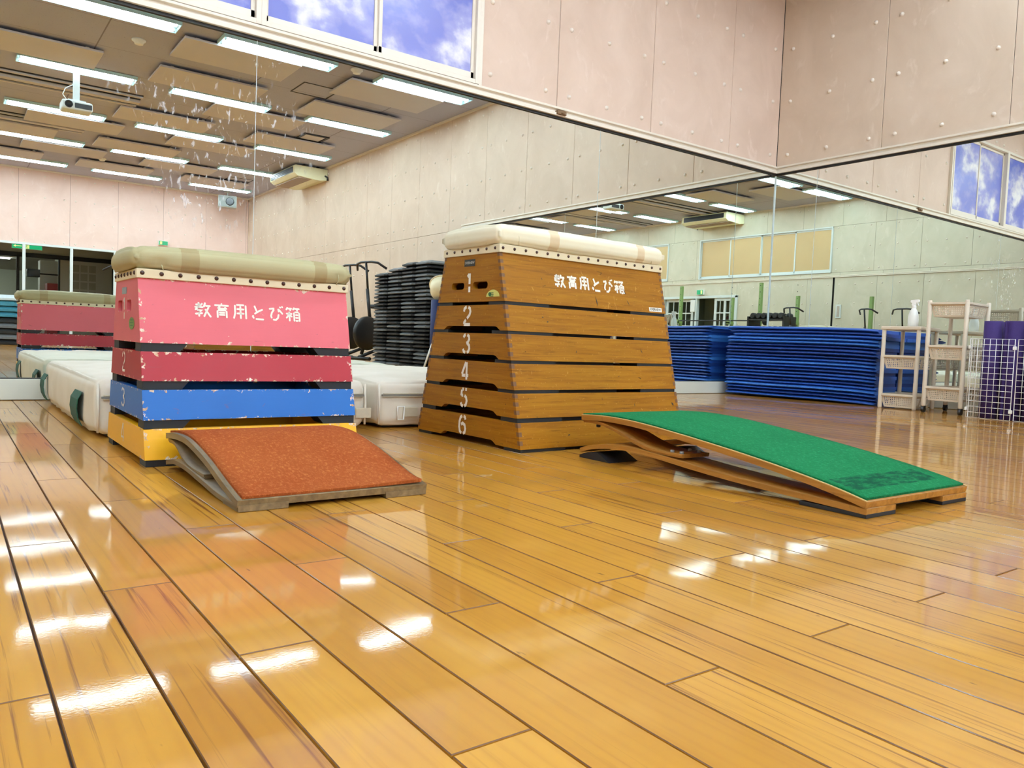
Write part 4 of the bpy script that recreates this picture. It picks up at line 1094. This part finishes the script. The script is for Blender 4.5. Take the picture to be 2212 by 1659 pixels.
springboard('large green felt springboard in front of the brown vaulting box', (-4.335, -3.400, math.radians(-.6)), .470,
    [(0, .037), (.08, .0555), (.2, .0765), (.337, .0965), (.487, .1145), (.57, .1235), (.655, .132), (.75, .139), (.845, .1415), (.92, .139), (.968, .136)], .0150,
    [(.972, .029), (.93, .043), (.87, .0535), (.80, .060), (.74, .0605), (.65, .0565), (.48, .0425), (.33, .0335), (.2, .0285), (.08, .0245), (0, .0215)],
    [(.966, .122), (.93, .1235), (.884, .1215), (.84, .113), (.783, .0975), (.74, .084), (.687, .0715), (.65, .0675), (.615, .066), (.545, .066)], .0052, PLY_G, FELT_G,
    (.17, .0095, RUBBER), (.14,), .007, .125, .0135, lip=.0022)

# ------------------------------------------------------------------ cream landing mats
MATC = NT('cream_mat_canvas'); _v = MATC.coords(); _f = MATC.noise(_v, 5, 4, .55, .5)
_c = MATC.mix(_f, S(222, 212, 190), S(242, 236, 222)); _w = MATC.noise(MATC.coords((1, 1, 1)), 520, 1)
MATM = MATC.setp(Base_Color=_c, Roughness=.75, Specular_IOR_Level=.2, Normal=MATC.bump(_w, .12, .001))
MATZ = simple('zip_grey', S(134, 132, 122), .5); STRAPG = simple('dark_green_webbing', S(10, 74, 54), .7, var=.2, nscale=160, bump=.4, bscale=300); STRAPC = simple('cream_webbing', S(208, 198, 172), .7, var=.08, nscale=120); BUCK = simple('white_buckle', S(244, 244, 236), .35)
def landing_mat(label, x0, x1, y0, y1, h, seed, left_handles, strap):
    t = thing('landing_mat', label, 'gym mat', ((x0+x1)/2, (y0+y1)/2, 0)); w_, d_ = (x1-x0)/2, (y1-y0)/2
    m = MB(); m.merge(cushion((-w_, -d_, .010), (w_, d_, h), .032, bulge=.014, wr=.0065, seed=seed, nlen=(26, 40, 8), wr_scale=8.5)); m.build('mat_body', MATM, t)
    m = MB(); m.rbox((-w_+.035, -d_+.035, 0), (w_-.035, d_-.035, .03), .008); m.build('mat_base', simple('mat_base_fabric', S(60, 56, 50), .8), t)
    fy = -d_-.0155
    m = MB(); m.box((-w_+.015, fy+.001, .129), (w_-.015, fy+.010, .136)); m.build('zip', MATZ, t)
    m = MB()
    for z in (.1265, .1385): m.tube([(-w_+.02, fy+.004, z), (w_-.02, fy+.004, z)], .0026, 6)
    m.build('zip_piping', STRAPC, t)
    m = MB(); pts = [(-w_+.004, -d_+.004), (w_-.004, -d_+.004)]
    for x in (-w_+.006, w_-.006): m.tube([(x, -d_-.004, .02), (x, -d_-.007, h*.5), (x, -d_+.002, h-.014)], .0042, 6)
    m.build('corner_piping', MATM, t)
    if left_handles:
        for y, hw in left_handles:
            m = MB(); pr = [(-w_-.010, .020), (-w_-.022, .045), (-w_-.027, .078), (-w_-.024, .11), (-w_-.010, .134)]
            P0 = [m.bm.verts.new((x-d, y+yy, z)) for (x, z) in pr for d in (0, .003) for yy in (-hw, hw)]
            for q in range(len(pr)-1):
                a = P0[4*q:4*q+4]; b = P0[4*q+4:4*q+8]
                for f in ((a[2], a[3], b[3], b[2]), (a[1], a[0], b[0], b[1]), (a[0], a[2], b[2], b[0]), (a[3], a[1], b[1], b[3])): m.bm.faces.new(f)
            m.bm.faces.new((P0[0], P0[1], P0[3], P0[2])); m.bm.faces.new((P0[-4], P0[-2], P0[-1], P0[-3]))
            m.build('handle', STRAPG, t)
    if strap is not None:
        for sx, kind in strap:
            m = MB(); m.box((sx, fy-.003, .046), (sx+.062, fy+.006, .084)); m.build('strap', STRAPC, t, bevel=.001)
            if kind:
                m = MB(); xx = sx-.016; m.tube([(xx-.014, fy-.006, .036), (xx-.014, fy-.006, .088), (xx+.014, fy-.006, .088), (xx+.014, fy-.006, .036)], .0032, 6, closed=True); m.build('buckle', BUCK, t)
    return t
landing_mat('cream canvas landing mat behind the pink vaulting box, green handles at its end', -5.585, -4.648, -1.535, -.07, .190, 1.3, ((-.445, .082), (.60, .07)), [(.42, False)])
landing_mat('cream canvas landing mat with a white strap buckle, behind the brown vaulting box', -4.600, -3.65, -1.535, -.07, .191, 7.7, None, [(-.365, True)])

# ------------------------------------------------------------------ stacked blue mats in the corner
BMAT = [simple('blue_mat_vinyl', S(38, 88, 178), .45, var=.1, nscale=5), simple('navy_mat_vinyl', S(26, 62, 138), .45, var=.1, nscale=5), simple('bright_blue_mat_vinyl', S(58, 118, 206), .45, var=.08, nscale=5)]
def mat_mesh(L, D, t, seed):
    r = random.Random(seed); m = MB(); nx = 30; ring = []
    ph = r.uniform(0, 6.3); lip = r.uniform(.34, .52); sk = r.uniform(-.3, .3)
    for i in range(nx+1):
        u = L*i/nx
        off = .0028*math.sin(3.4*u+.6)+.0016*math.sin(7.3*u+2.0)
        e = max(0, (u-L+.18)/.18)**2*.007+max(0, (.10-u)/.10)**2*.002
        fr = .004*math.sin(5*u+ph)+.0012*math.sin(13*u+ph*2)
        pinch = 1.0-.4*max(0, (.02-min(u, L-u))/.02)
        hl = t*lip*pinch*(1+.22*math.sin(4.1*u+ph)); zc_ = t*(.46+.1*sk)
        sec = [(D, 0), (.045+fr, 0)]
        for q in range(7):
            a = -PI/2+PI*q/6; sec.append((fr+.006-.006*math.cos(a), zc_+hl/2*math.sin(a)))
        sec += [(.045+fr, t), (D, t)]
        ring.append([m.bm.verts.new((u, y, z+off-e)) for y, z in sec])
    n = len(ring[0])
    for A, B in zip(ring, ring[1:]):
        for k in range(n):
            f = m.bm.faces.new((A[k], A[(k+1) % n], B[(k+1) % n], B[k])); f.smooth = 1 < k < 9
    m.bm.faces.new(ring[0]); m.bm.faces.new(list(reversed(ring[-1])))
    return m
NM, HM = 21, .573
ang = math.atan2(-1.27+.086, -.483+.686)
pitch_m = (HM-.010)/NM
protos = []
rm = random.Random(5)
for k in range(NM):
    th = pitch_m*.985
    key = k % 7
    if k < 7:
        o = mat_mesh(1.205, .465, th, 40+k).build('exercise_mat', BMAT[(0, 1, 0, 2, 0, 1, 0)[k]]); protos.append(o)
    else:
        o = protos[key].copy(); COL.objects.link(o)
        if k in (10, 16): o.data = o.data.copy(); o.data.materials[0] = BMAT[2]
        if k in (8, 13, 14, 19): o.data = o.data.copy(); o.data.materials[0] = BMAT[1]
    nx_, ny_ = -math.sin(ang), math.cos(ang)
    jit = rm.uniform(-.006, .008); sl = rm.uniform(-.012, .008)
    if k == 18: sl = .055
    if k == 19: sl = .02
    o.location = (-.674+nx_*jit+math.cos(ang)*sl, -.098+ny_*jit+math.sin(ang)*sl, k*pitch_m+.0105); o.rotation_euler = (0, 0, ang)
    tag(o, 'blue exercise mat in the corner stack, '+('bottom one on the floor' if k == 0 else 'topmost of all' if k == NM-1 else '%s up from the floor' % ordw(k+1)), 'exercise mat', 'stacked blue exercise mats')
    o['kind'] = 'thing'

# ------------------------------------------------------------------ plastic basket racks
RACKP = simple('ivory_plastic', S(218, 203, 182), .45, var=.03, nscale=6)
def perforated(m, P, w_, h_, nx, ny, mx, my, hole=.55, taper=0.0):
    """panel with a grid of square holes; P(u,v)->xyz with u 0..w, v 0..h"""
    def quad(u0, u1, v0, v1):
        if u1-u0 < 1e-5 or v1-v0 < 1e-5: return
        m.bm.faces.new([m.bm.verts.new(P(a, b)) for a, b in ((u0, v0), (u1, v0), (u1, v1), (u0, v1))])
    quad(0, w_, 0, my); quad(0, w_, h_-my, h_); quad(0, mx, my, h_-my); quad(w_-mx, w_, my, h_-my)
    cw, ch = (w_-2*mx)/nx, (h_-2*my)/ny
    for i in range(nx):
        for j in range(ny):
            u0, v0 = mx+i*cw, my+j*ch; a, b = cw*(1-hole)/2, ch*(1-hole)/2
            quad(u0, u0+cw, v0, v0+b); quad(u0, u0+cw, v0+ch-b, v0+ch); quad(u0, u0+a, v0+b, v0+ch-b); quad(u0+cw-a, u0+cw, v0+b, v0+ch-b)
def basket(parent, x0, x1, y0, y1, zt, h, bars=True):
    m = MB(); tp = .024
    X0, X1, Y0, Y1 = x0+tp, x1-tp, y0+tp, y1-tp; z0 = zt-h
    def lerp(a, b, t): return a+(b-a)*t
    perforated(m, lambda u, v: (lerp(X0, x0+.010, v/h), lerp(lerp(Y1, y1-.004, v/h), lerp(Y0, y0+.004, v/h), u/(y1-y0)), z0+v), y1-y0, h, 14, 5, .014, .010, .58)
    perforated(m, lambda u, v: (lerp(X1, x1-.004, v/h), lerp(lerp(Y0, y0+.004, v/h), lerp(Y1, y1-.004, v/h), u/(y1-y0)), z0+v), y1-y0, h, 14, 5, .014, .010, .58)
    for s in (0, 1):
        yb, yt = (Y0, y0+.004) if not s else (Y1, y1-.004)
        perforated(m, lambda u, v: (lerp(lerp(X0, x0+.004, v/h), lerp(X1, x1-.004, v/h), u/(x1-x0)), lerp(yb, yt, v/h), z0+v), x1-x0, h, 3, 6, .02, .012, .8)
    perforated(m, lambda u, v: (X0+u, Y0+v, z0), X1-X0, Y1-Y0, 14, 9, .02, .02, .5)
    o = m.build('basket', RACKP, parent)
    md = o.modifiers.new('solid', 'SOLIDIFY'); md.thickness = .0025; md.offset = 0
    m = MB()
    for a, b in (((x0-.006, y0-.004, zt-.003), (x1+.006, y0+.014, zt+.013)), ((x0-.006, y1-.014, zt-.003), (x1+.006, y1+.004, zt+.013)), ((x0-.010, y0, zt-.003), (x0+.014, y1, zt+.013)), ((x1-.014, y0, zt-.003), (x1+.010, y1, zt+.013))): m.box(a, b)
    m.build('rim', RACKP, o, bevel=.003)
    return o
def rack(label, loc, rot, wdt, dep, levels, h, solid_top, casters):
    t = thing('basket_rack', label, 'rack', loc, rot)
    pr = .0145; zb = .042 if casters else 0.0
    ps = [(pr, -pr), (dep-pr, -pr), (pr, -wdt+pr), (dep-pr, -wdt+pr)]
    for (x, y) in ps:
        m = MB(); top = h+.010 if not solid_top else h-.02
        m.lathe([(pr*.86, zb), (pr, zb+.01), (pr, zb+(top-zb)*.33), (pr*.93, zb+(top-zb)*.335), (pr*.97, zb+(top-zb)*.66), (pr*.9, zb+(top-zb)*.665), (pr*.95, top-.004), (pr*.7, top)], 14, Matrix.Translation((x, y, 0)))
        m.build('post', RACKP, t)
        if casters:
            c_ = bpy.data.objects.new('caster', None)
            m = MB(); m.lathe([(.021, -.009), (.021, .009)], 16, Matrix.Translation((x, y, .0215)) @ Matrix.Rotation(PI/2, 4, 'X')); m.box((x-.008, y-.013, .022), (x+.008, y+.013, .044)); m.build('caster', BLACK, t)
    for z in levels: basket(t, .012, dep-.012, -wdt+.012, -.012, z, .082)
    if solid_top:
        m = MB(); m.rbox((-.004, -wdt-.004, h-.026), (dep+.004, .004, h), .007); m.build('top_tray', RACKP, t)
    return t
rack('low ivory plastic rack with a flat top, standing beside the blue mats', (-.572, -1.366, 0), math.radians(6), .262, .36, (.366, .092), .583, True, False)
rack('taller ivory basket rack on casters beside the purple rolled mats', (-.634, -1.702, 0), math.radians(2.5), .262, .375, (.728, .443, .166), .745, False, True)
# spray bottle on the low rack
t = thing('spray_bottle', 'white spray bottle standing on the low ivory rack', 'spray bottle', (-.47, -1.535, .583), math.radians(0))
m = MB(); m.lathe([(.030, 0), (.034, .004), (.0345, .05), (.033, .075), (.026, .105), (.017, .122), (.0135, .130)], 24); m.build('bottle', simple('milky_plastic', S(248, 250, 246), .35, var=.01), t)
m = MB(); m.lathe([(.0155, .128), (.0155, .148), (.011, .150)], 16)
m.prism([(.016, .150), (.014, .166), (.026, .172), (.022, .186), (-.022, .190), (-.032, .190), (-.036, .182), (-.034, .173), (-.014, .166), (-.012, .150)], -.008, .008, lambda p, q, a: (a, p, q))
for v in m.bm.verts: pass
head = m.build('spray_head', simple('sprayer_white', S(250, 250, 248), .35, var=.01), t, bevel=.002)
m = MB(); m.tube([(0, -.022, .172), (0, -.026, .158), (0, -.032, .146)], .0045, 6); m.build('trigger', WHITE, head)

# ------------------------------------------------------------------ purple rolled mats behind white wire panels
PURP = simple('purple_foam', S(50, 24, 88), .8, var=.12, nscale=30, bump=.3, bscale=150)
def rolled(m, r, h, turns=3.2):
    inner = []; outer = []; n = int(turns*26); th = r/turns*.86
    for i in range(n+1):
        a = 2*PI*turns*i/n; rr = .012+(r-.012)*i/n
        outer.append((rr*math.cos(a), rr*math.sin(a))); inner.append((max(.004, rr-th)*math.cos(a), max(.004, rr-th)*math.sin(a)))
    O0 = [m.bm.verts.new((x, y, 0)) for x, y in outer]; O1 = [m.bm.verts.new((x, y, h)) for x, y in outer]; I0 = [m.bm.verts.new((x, y, 0)) for x, y in inner]; I1 = [m.bm.verts.new((x, y, h)) for x, y in inner]
    for i in range(n):
        for q in ((O0[i], O0[i+1], O1[i+1], O1[i]), (I0[i+1], I0[i], I1[i], I1[i+1])):
            f = m.bm.faces.new(q); f.smooth = True
        m.bm.faces.new((O1[i], O1[i+1], I1[i+1], I1[i])); m.bm.faces.new((O0[i+1], O0[i], I0[i], I0[i+1]))
    m.bm.faces.new((O0[0], O1[0], I1[0], I0[0])); m.bm.faces.new((O0[-1], I0[-1], I1[-1], O1[-1]))
m = MB(); rolled(m, .062, .612); roll = m.build('rolled_mat', PURP)
spots = [(-.62, -2.115, .0, 'front roll nearest the ivory rack'), (-.61, -2.245, 1.2, 'front roll behind the wire panel middle'), (-.62, -2.375, 2.2, 'front roll behind the panel joint'), (-.47, -2.115, 3.0, 'second row, nearest the ivory rack'), (-.475, -2.245, 4.0, 'second row, middle'),
         (-.47, -2.375, 5.0, 'second row, behind the joint'), (-.335, -2.12, .6, 'back row against the mirror, nearest the rack'), (-.335, -2.25, 1.9, 'back row against the mirror, middle'), (-.62, -2.505, .9, 'front roll farthest from the rack'), (-.47, -2.505, 2.7, 'second row, farthest from the rack')]
for k, (x, y, r, lab) in enumerate(spots):
    o = roll if k == 0 else roll.copy()
    if k: COL.objects.link(o)
    o.location = (x, y, .002); o.rotation_euler = (0, 0, r); tag(o, 'purple rolled foam mat standing on end, '+lab, 'rolled mat', 'purple rolled mats')
WIRE = simple('white_coated_wire', S(244, 243, 238), .35, var=.01)
def wire_panel(label, loc, rot, wdt, h, nx, ny):
    t = thing('wire_panel', label, 'wire panel', loc, rot)
    m = MB(); r = .0026
    m.tube([(0, 0, r), (wdt, 0, r), (wdt, 0, h), (0, 0, h)], r, 6, closed=True); m.build('outer_frame', WIRE, t)
    m = MB()
    for i in range(1, nx): m.tube([(wdt*i/nx, -.002, r), (wdt*i/nx, -.002, h)], .0017, 5)
    for j in range(1, ny): m.tube([(0, .002, h*j/ny), (wdt, .002, h*j/ny)], .0017, 5)
    m.build('wire_grid', WIRE, t)
    for z in (.045, h-.065):
        m = MB(); m.rbox((wdt-.010, -.008, z), (wdt+.010, .008, z+.022), .003, 2); m.build('clip', WHITE, t)
    return t
wire_panel('white wire grid panel in front of the purple mats, nearest the rack', (-.725, -2.045, 0), -PI/2+.04, .240, .5, 7, 14)
wire_panel('white wire grid panel cut by the picture edge, in front of the purple mats', (-.712, -2.302, 0), -PI/2+.02, .245, .5, 7, 14)
wire_panel('white wire grid side panel between the ivory rack and the purple mats', (-.26, -2.030, 0), PI, .455, .5, 13, 14)

# ------------------------------------------------------------------ things seen only in the mirrors: aerobic steps, bikes, racks, fittings
STEPK = [simple('step_black', S(26, 27, 29), .5, var=.15), simple('step_grey', S(104, 108, 112), .45, var=.1), simple('step_blue', S(60, 128, 150), .45, var=.1), simple('step_light', S(196, 210, 216), .4)]
def step_mesh(name, L, W_, h, mat):
    m = MB(); c = .035
    def ring(L_, W2, cc, z): return [(-L_/2+cc, -W2/2, z), (L_/2-cc, -W2/2, z), (L_/2, -W2/2+cc, z), (L_/2, W2/2-cc, z), (L_/2-cc, W2/2, z), (-L_/2+cc, W2/2, z), (-L_/2, W2/2-cc, z), (-L_/2, -W2/2+cc, z)]
    lev = [ring(L-.01, W_-.01, c, 0), ring(L, W_, c, .004), ring(L, W_, c, h*.42), ring(L-.025, W_-.02, c*.8, h*.50), ring(L-.10, W_-.09, c*.7, h-.006), ring(L-.12, W_-.11, c*.7, h)]
    V = [[m.bm.verts.new(p) for p in r] for r in lev]
    for A, B in zip(V, V[1:]):
        for k in range(8): m.bm.faces.new((A[k], A[(k+1) % 8], B[(k+1) % 8], B[k]))
    m.bm.faces.new(list(reversed(V[0]))); m.bm.faces.new(V[-1])
    return m.build(name, mat)
srnd = random.Random(21)
protoS = {}
def step_stack(x, y, n, pitch, rot, where, grp, L, W_, mats, hfull):
    for k in range(n):
        mi = mats(k)
        key = (L, mi)
        if key not in protoS:
            o = step_mesh('aerobic_step', L, W_, hfull, STEPK[mi]); protoS[key] = o
        else:
            o = protoS[key].copy(); COL.objects.link(o)
        o.location = (x+srnd.uniform(-.004, .004), y+srnd.uniform(-.002, .002), k*pitch+.001); o.rotation_euler = (0, 0, rot)
        place = 'lowest' if k == 0 else 'topmost' if k == n-1 else '%s from the floor' % ordw(k+1)
        tag(o, '%s aerobic step, %s, stack %s' % (('black', 'dark grey', 'blue', 'pale')[mi], place, where), 'aerobic step', grp)
light_rows = random.Random(4)
for (y, n, where) in ((-5.60, 25, 'farthest from the net basket'), (-5.19, 26, 'third from the net basket'), (-4.80, 27, 'second from the net basket'), (-4.43, 27, 'nearest the net basket')):
    step_stack(-.555, y, n, .0505, 0, where, 'aerobic steps stacked by the right wall', 1.02, .35, lambda k: 1 if light_rows.random() < .33 else 0, .050)
step_stack(-5.35, -11.45, 9, .092, .45, 'before the glass partition', 'aerobic steps stacked by the partition', 1.06, .42, lambda k: 3 if k == 8 else 2 if k in (5, 6, 7) else 1 if k % 2 else 0, .0915)

def bike(label, loc, rot):
    t = thing('exercise_bike', label, 'exercise bike', loc, rot)
    m = MB()
    for x in (-.42, .45): m.tube([(x, -.26, .035), (x, .26, .035)], .028, 8)
    m.tube([(-.42, 0, .05), (-.30, 0, .30), (.45, 0, .05)], .028, 8); m.tube([(-.26, 0, .16), (-.20, 0, .82)], .026, 8); m.tube([(-.22, 0, .42), (.24, 0, .52), (.40, 0, .10)], .026, 8); m.tube([(.22, 0, .42), (.32, 0, 1.10)], .026, 8)
    m.build('frame', BLACK, t)
    m = MB(); M_ = Matrix.Translation((.30, 0, .42)) @ Matrix.Rotation(PI/2, 4, 'X'); m.lathe([(.05, -.05), (.24, -.045), (.26, -.02), (.26, .02), (.24, .045), (.05, .05)], 28, M_); m.build('flywheel_cover', BLACK, t)
    m = MB(); m.merge(cushion((-.36, -.10, .84), (-.10, .10, .90), .025, bulge=.006, nlen=(6, 5, 2))); m.build('seat', RUBBER, t)
    m = MB(); m.tube([(.30, 0, 1.0), (.36, 0, 1.5)], .018, 8); m.build('handle_post', BLACK, t)
    m = MB(); m.tube([(.24, -.34, 1.40), (.33, -.24, 1.485), (.36, -.12, 1.50), (.36, .12, 1.50), (.33, .24, 1.485), (.24, .34, 1.40)], .018, 8); m.build('handlebar', BLACK, t)
    for s in (-1, 1):
        m = MB(); m.tube([(.02, s*.06, .36), (.02+.0*s, s*.075, .36+s*.16)], .012, 6); m.box((-.03, s*.09-.04, .35+s*.16), (.07, s*.09+.04, .37+s*.16)); m.build('pedal', RUBBER, t)
    return t
b0 = bike('black exercise bike by the right wall beside the stacked aerobic steps', (-.36, -7.44, 0), PI-.2)
for loc, rot, lab in (((-.42, -6.75, 0), PI-.25, 'black exercise bike tucked close behind the stacked steps by the right wall'),
                      ((-7.65, -4.72, 0), -.3, 'black exercise bike by the far wall, beside the dumbbell rack'), ((-8.35, -3.55, 0), -.5, 'black exercise bike by the far wall past the short green post'), ((-8.45, -2.95, 0), -.2, 'black exercise bike at the far wall end, nearest the long mirror'),
                      ((-3.35, -12.2, 0), 1.2, 'black exercise bike near the rear glass partition')):
    bk = dup(b0, loc, rot, lab)
    if loc[0] < -6: bk.scale = (.84, .84, .84)
GREENM = simple('green_enamel', S(128, 156, 92), .45, var=.08)
def post_rack(label, y0, y1, h, x, bars):
    t = thing('squat_rack', label, 'squat rack', (x, (y0+y1)/2, 0)); d = (y1-y0)/2
    for s in (-1, 1):
        m = MB(); m.box((-.032, s*d-.032, .06), (.032, s*d+.032, h)); m.mi = 1
        for k in range(10): m.box((.0305, s*d-.009, .55+k*.14), (.0335, s*d+.009, .568+k*.14))
        m.build('upright', [GREENM, RUBBER], t, bevel=.002)
        m = MB(); m.box((-.35, s*d-.035, 0), (.35, s*d+.035, .06)); m.build('foot', GREENM, t)
        m = MB(); m.box((-.02, s*d-.05, .98), (.13, s*d+.05, 1.03)); m.box((.10, s*d-.05, 1.0), (.13, s*d+.05, 1.08)); m.build('bar_hook', GREENM, t)
    m = MB(); m.box((-.03, -d, .25), (.03, d, .31)); m.build('cross_beam', GREENM, t)
    return t
post_rack('tall green squat rack by the far wall in front of the exit doors', -8.51, -6.25, 1.88, -8.4, True)
post_rack('lower green squat rack by the far wall beside the exit doors', -7.17, -5.48, 1.59, -8.62, True)
t = thing('barbell', 'long black barbell resting across the tall green rack', 'barbell', (-8.285, -7.38, 1.052))
m = MB(); m.tube([(0, -1.5, 0), (0, 1.5, 0)], .014, 8); m.build('bar', RUBBER, t)
for s in (-1, 1):
    m = MB(); m.lathe([(.02, -.02), (.10, -.018), (.105, 0), (.10, .018), (.02, .02)], 20, Matrix.Translation((0, s*1.36, 0)) @ Matrix.Rotation(PI/2, 4, 'X')); m.build('weight_plate', RUBBER, t)
m = MB(); m.box((XD+.62-.03, -3.78, 0), (XD+.62+.03, -3.72, 1.52)); m.box((XD+.3, -3.8, 0), (XD+.9, -3.7, .05)); tag(m.build('green_post', GREENM), 'single short green steel post by the far wall', 'post')
t = thing('dumbbell_rack', 'black rack of round dumbbells by the far wall', 'dumbbell rack', (-7.65, -5.42, 0))
m = MB()
for y in (-.42, .42): m.box((-.2, y-.02, 0), (.2, y+.02, 1.1))
for z in (.45, .75, 1.02): m.box((-.2, -.42, z), (.2, .42, z+.03))
m.build('rack_frame', BLACK, t)
db = None
for zi, z in enumerate((.545, .845, 1.115)):
    for k in range(6):
        y = -5.42-.33+k*.132
        if db is None:
            db = thing('dumbbell', '', 'dumbbell', (0, 0, 0))
            m = MB(); m.tube([(-.12, 0, 0), (.12, 0, 0)], .014, 8); m.build('grip', CHROME, db)
            for s in (-1, 1): m = MB(); m.lathe([(.050, -.05), (.060, -.045), (.060, .045), (.050, .05)], 8, Matrix.Translation((s*.13, 0, 0)) @ Matrix.Rotation(PI/2, 4, 'Y')); m.build('weight', RUBBER, db)
            o = db
        else: o = dup(db, (0, 0, 0))
        o.location = (-7.65, y, z); o['label'] = 'black dumbbell on the %s shelf of its rack, %s from the exit doors' % (('low', 'middle', 'top')[zi], ordw(k+1)); o['group'] = 'dumbbells on the rack'
# navy rolled mats in a bundle, net basket on top, white pole
NAVY = simple('navy_foam', S(24, 36, 84), .7, var=.1)
for k, (x, y, r, h) in enumerate(((-1.16, -3.86, .075, .84), (-1.13, -3.70, .07, .80), (-1.0, -3.80, .07, .82))):
    m = MB(); rolled(m, r, h, 3.0); o = m.build('rolled_mat', NAVY); o.location = (x, y, .002); tag(o, 'navy rolled mat standing on end beside the steps, '+('front one', 'right-hand one', 'one behind')[k], 'rolled mat', 'navy rolled mats')
t = thing('net_basket', 'cream netted basket tipped over the navy rolled mats', 'basket', (-1.12, -3.79, .865)); t.rotation_euler = (.5, .55, 0)
NETM = simple('cream_net', S(228, 214, 178), .6, var=.06)
m = MB(); m.lathe([(.06, 0), (.12, .015), (.165, .08), (.19, .19), (.186, .19), (.160, .085), (.116, .022), (.055, .008)], 28); m.build('bowl', NETM, t)
m = MB(); m.tube([(.19*math.cos(a), .19*math.sin(a), .19) for a in [2*PI*k/32 for k in range(32)]], .009, 6, closed=True); m.build('rim', NETM, t)
m = MB(); m.tube([(-1.45, -3.62, .012), (-1.27, -3.68, .42)], .012, 8); tag(m.build('white_pole', WHITE), 'white plastic pole leaning low beside the navy rolled mats', 'pole')

# projector hung from the ceiling
t = thing('projector', 'white projector hanging from a ceiling pole', 'projector', (-4.62, -7.0, 0)); 
m = MB(); m.box((-.035, -.035, 3.16), (.035, .035, ZC-.02)); m.box((-.09, -.09, ZC-.025), (.09, .09, ZC)); m.box((-.10, -.08, 3.145), (.10, .08, 3.165)); m.build('mount_pole', ALU, t, bevel=.003)
m = MB(); m.rbox((-.17, -.13, 3.03), (.17, .13, 3.145), .025); m.build('projector_body', ALU, t)
m = MB(); M_ = Matrix.Translation((-.095, .128, 3.09)) @ Matrix.Rotation(-PI/2, 4, 'X'); m.lathe([(.045, -.002), (.045, .010), (.034, .012), (.03, .004), (.001, .003)], 22, M_); m.build('lens', BLACK, t)
m = MB(); m.rbox((-.03, .126, 3.055), (.16, .133, 3.115), .003); m.build('vent_panel', BLACK, t)
m = MB(); m.tube([(-.04, .0, 3.36), (-.12, .01, 3.30), (-.15, .02, 3.22), (-.10, .02, 3.15)], .006, 6); m.build('cable', WHITE, t)
# speaker near the rear corner
t = thing('ceiling_speaker', 'grey box loudspeaker hung from the ceiling near the rear corner', 'speaker', (-.66, -14.3, 0), .25)
m = MB(); m.tube([(0, 0, ZC), (0, 0, 3.47)], .018, 8); m.box((-.07, -.05, ZC-.02), (.07, .05, ZC)); m.build('bracket', ALU, t)
m = MB(); m.rbox((-.20, -.12, 3.21), (.20, .12, 3.48), .015); m.build('cabinet', simple('speaker_shell', S(176, 178, 172), .5), t)
m = MB(); m.box((-.185, .119, 3.225), (.185, .126, 3.465)); m.build('grille', simple('speaker_cloth', S(92, 94, 88), .7, var=.2, nscale=200), t)
m = MB(); m.lathe([(.085, 0), (.09, .006), (.075, .008), (.03, .004)], 24, Matrix.Translation((.05, .126, 3.345)) @ Matrix.Rotation(-PI/2, 4, 'X')); m.build('woofer', BLACK, t)
# air conditioners hung under the ceiling
ACM = simple('aged_cream_case', S(226, 224, 186), .45, var=.03)
def air_con(label, loc, rot):
    t = thing('air_conditioner', label, 'air conditioner', loc, rot)
    m = MB(); L, D_ = .66, .66
    prof = [(0, 0), (0, -.205), (.16, -.23), (D_-.07, -.20), (D_, -.15), (D_, -.02), (D_-.02, 0)]
    m.prism(prof, -L, L, lambda p, q, a: (-p, a, q)); m.build('case', ACM, t, bevel=.008)
    m = MB(); m.box((-D_-.006, -L+.07, -.135), (-D_+.004, L-.07, -.03)); m.build('outlet', BLACK, t)
    for z in (-.055, -.085, -.112):
        m = MB(); m.box((-D_-.012, -L+.07, z-.004), (-D_+.0, L-.07, z+.004)); m.build('louvre', RUBBER, t)
    m = MB(); m.box((-D_+.10, -L+.04, -.224), (-.30, L-.04, -.206)); m.build('intake_panel', simple('intake', S(150, 128, 108), .6), t)
    m = MB()
    for y in (-L+.12, L-.12):
        m.box((-.45, y-.02, -.0), (-.40, y+.02, .05)); m.box((-.18, y-.02, 0), (-.13, y+.02, .05))
    m.build('hanger', BLACK, t)
    m = MB(); m.tube([(-.05, L, -.13), (-.03, L+.06, -.16), (-.02, L+.05, -.22)], .018, 8); m.build('drain_pipe', BLACK, t)
    return t
air_con('cream air conditioner hung under the ceiling on the right wall', (-.005, -10.72, 3.535), 0)
air_con('cream air conditioner hung above the tan-boarded far window', (XD+.005, -7.95, 3.535), PI)

m = MB(); m.rbox((-2.55, -.045, 1.950), (-2.47, -.012, 1.978), .004, 2); m.tube([(-2.52, -.045, 1.962), (-2.50, -.058, 1.955), (-2.48, -.045, 1.962)], .004, 6)
tag(m.build('rail_clip', simple('brown_clip', S(120, 88, 54), .5)), 'small brown clip fixed on the cream rail over the long mirror', 'clip')
